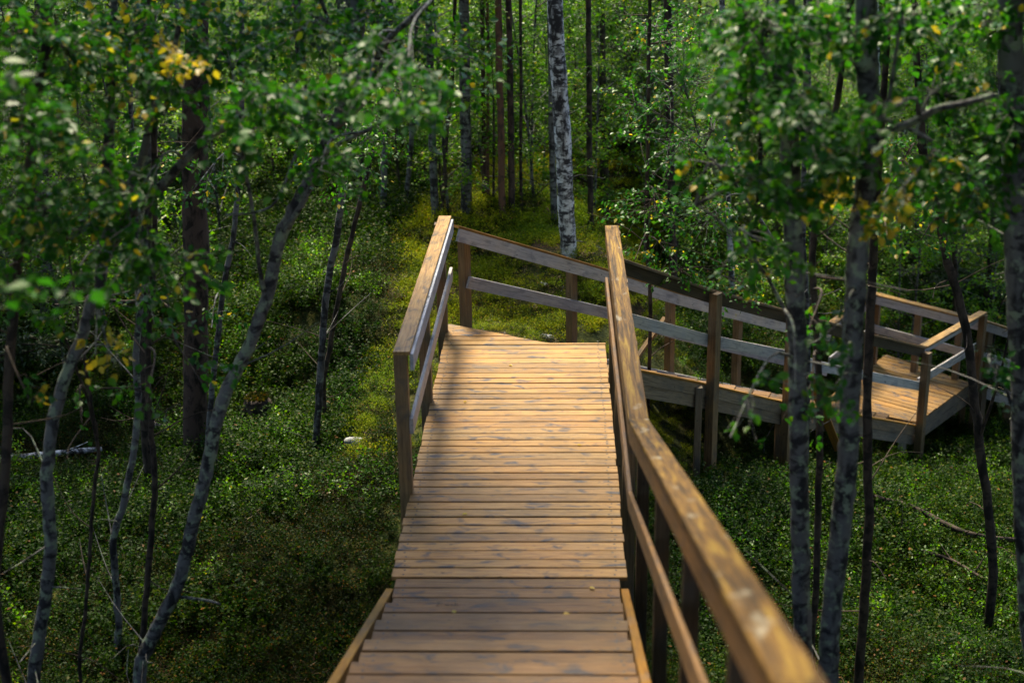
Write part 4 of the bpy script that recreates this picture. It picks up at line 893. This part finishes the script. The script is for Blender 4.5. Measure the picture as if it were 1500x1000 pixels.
def cover():
    rs_ = np.random.RandomState(7); P, Rt, Sc, Ix = [], [], [], []
    n_ = 30000
    dist = 3.5 + 34 * rs_.rand(n_) ** .85; px = rs_.uniform(-260, 1760, n_)
    dx = FWD[0] + RT[0] * (px - 750) / F; dy = FWD[1] + RT[1] * (px - 750) / F; L = np.hypot(dx, dy)
    x = CAM[0] + dx / L * dist; y = CAM[1] + dy / L * dist; z = gz(x, y)
    pat = np.sin(x * 1.1 + 1.3 * np.sin(y * .7)) + np.cos(y * 1.3 + .8 * x) + rs_.normal(0, .8, n_)
    for i in range(n_):
        xi, yi = x[i], y[i]
        if -1.45 < xi < -.1 and -9 < yi < 4.6 : continue
        slope = (-2.6 < xi < 1.2 and 4.4 < yi < 16)
        clear = (xi < -1.4 and yi < 5)
        p_ = pat[i]
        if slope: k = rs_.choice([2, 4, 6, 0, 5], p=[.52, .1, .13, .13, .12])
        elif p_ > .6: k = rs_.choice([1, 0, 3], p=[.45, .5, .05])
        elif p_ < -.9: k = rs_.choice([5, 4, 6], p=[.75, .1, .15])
        else: k = rs_.choice([0, 6, 5, 1, 3], p=([.3, .05, .2, .37, .08] if yi > 2.5 else [.36, .2, .3, .12, .02]))  # nearer ground draws more of the shade-coloured moss
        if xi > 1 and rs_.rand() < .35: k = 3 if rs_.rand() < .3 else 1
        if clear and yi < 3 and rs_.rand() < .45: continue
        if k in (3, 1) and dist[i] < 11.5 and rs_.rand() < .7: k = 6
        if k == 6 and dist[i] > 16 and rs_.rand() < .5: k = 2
        if slope and rs_.rand() < .15 and -.7 < xi - .02 * yi < .6 and yi < 7.5: continue
        P.append((xi, yi, z[i] - .02)); s = rs_.uniform(.7, 1.35) * (1.0 if dist[i] < 18 else 1.3)
        if slope: s *= .75
        # keep bushes under the stairs and decks low
        if near_walk(xi, yi): s *= .6
        Sc.append(s); Rt.append(rs_.rand() * math.tau); Ix.append(k)
    me = bpy.data.meshes.new('ground_cover'); me.from_pydata(P, [], [])
    for nm, ty, dt in (('s', 'FLOAT', Sc), ('r', 'FLOAT', Rt), ('k', 'INT', Ix)):
        a = me.attributes.new(nm, ty, 'POINT'); a.data.foreach_set('value', np.array(dt))
    o = link('ground_cover', me); tag(o, 'bilberry, moss and grass covering the forest floor', 'ground cover', kind='stuff')
    ng = bpy.data.node_groups.new('scatter', 'GeometryNodeTree')
    ng.interface.new_socket('Geometry', in_out='INPUT', socket_type='NodeSocketGeometry'); ng.interface.new_socket('Geometry', in_out='OUTPUT', socket_type='NodeSocketGeometry')
    N = ng.nodes; gi = N.new('NodeGroupInput'); go = N.new('NodeGroupOutput'); iop = N.new('GeometryNodeInstanceOnPoints'); g2i = N.new('GeometryNodeJoinGeometry')
    for pr in protos[::-1]:
        oi = N.new('GeometryNodeObjectInfo'); oi.inputs['Object'].default_value = pr; oi.inputs['As Instance'].default_value = True; ng.links.new(oi.outputs['Geometry'], g2i.inputs[0])
    def attr(nm, ty):
        a = N.new('GeometryNodeInputNamedAttribute'); a.data_type = ty; a.inputs['Name'].default_value = nm; return a.outputs['Attribute']
    cb = N.new('ShaderNodeCombineXYZ'); ng.links.new(attr('r', 'FLOAT'), cb.inputs['Z']); e2r = N.new('FunctionNodeEulerToRotation'); ng.links.new(cb.outputs[0], e2r.inputs[0])
    ng.links.new(gi.outputs[0], iop.inputs['Points']); ng.links.new(g2i.outputs[0], iop.inputs['Instance']); iop.inputs['Pick Instance'].default_value = True
    ng.links.new(attr('k', 'INT'), iop.inputs['Instance Index']); ng.links.new(e2r.outputs[0], iop.inputs['Rotation']); ng.links.new(attr('s', 'FLOAT'), iop.inputs['Scale'])
    ng.links.new(iop.outputs[0], go.inputs[0])
    md = o.modifiers.new('scatter', 'NODES'); md.node_group = ng
cover()

for i, (x, y, z, t_, lab) in enumerate([(-.42, -1.27, .468, 1.0, 'small orange fallen leaf on a near stair tread'), (-.25, -.15, .0, .97, 'tiny yellow leaf at the top of the near stairs'), (-1.1, .9, 0, .97, 'yellow leaf lying on the near end of the landing'), (-.3, 2.1, 0, 1.0, 'brown orange leaf right of the middle of the landing'), (-1.25, 3.0, 0, .98, 'yellow leaf by the left edge of the landing'), (-.9, 3.9, 0, 1.0, 'orange leaf near the far end of the landing'), (-1.05, -1.0, .312, .97, 'yellow leaf on the left of a near stair tread')]):
    ac = Acc(); rs_ = np.random.RandomState(i); leaves(ac, np.zeros((1, 3)), rs_.normal(0, 1, (1, 3)) * [1, 1, 0], np.array([[0, 0, 1.0]]), .04, LEAF_HI, 0, np.array([t_]), rs_)
    tag(link('fallen_leaf', ac.mesh('fallen_leaf', [M_leaf]), None, (x, y, z + .008)), lab, 'leaf')

# far woodland that closes the view: one mass of leaves nobody could count
def woodland():
    rs_ = np.random.RandomState(9); n_ = 60000; ac = Acc()
    dist = rs_.uniform(46, 62, n_); px = rs_.uniform(-500, 2000, n_)
    dx = FWD[0] + RT[0] * (px - 750) / F; dy = FWD[1] + RT[1] * (px - 750) / F; L = np.hypot(dx, dy); x = CAM[0] + dx / L * dist; y = CAM[1] + dy / L * dist
    h = 6.5 * rs_.rand(n_) ** 1.1 * (1 + .25 * np.sin(x * .9) * np.cos(y * .6)); z = gz(x, y) + h
    D, U = rnd_leaf_dirs(n_, rs_); leaves(ac, np.stack([x, y, z], -1), D, U, rs_.uniform(.12, .26, n_), LEAF_LO, 0, tones(n_, rs_, .01), rs_)
    tag(link('far_woodland', ac.mesh('far_woodland', [M_leaf_far])), 'mass of far leafy woodland closing the view', 'woodland', kind='stuff')
woodland()
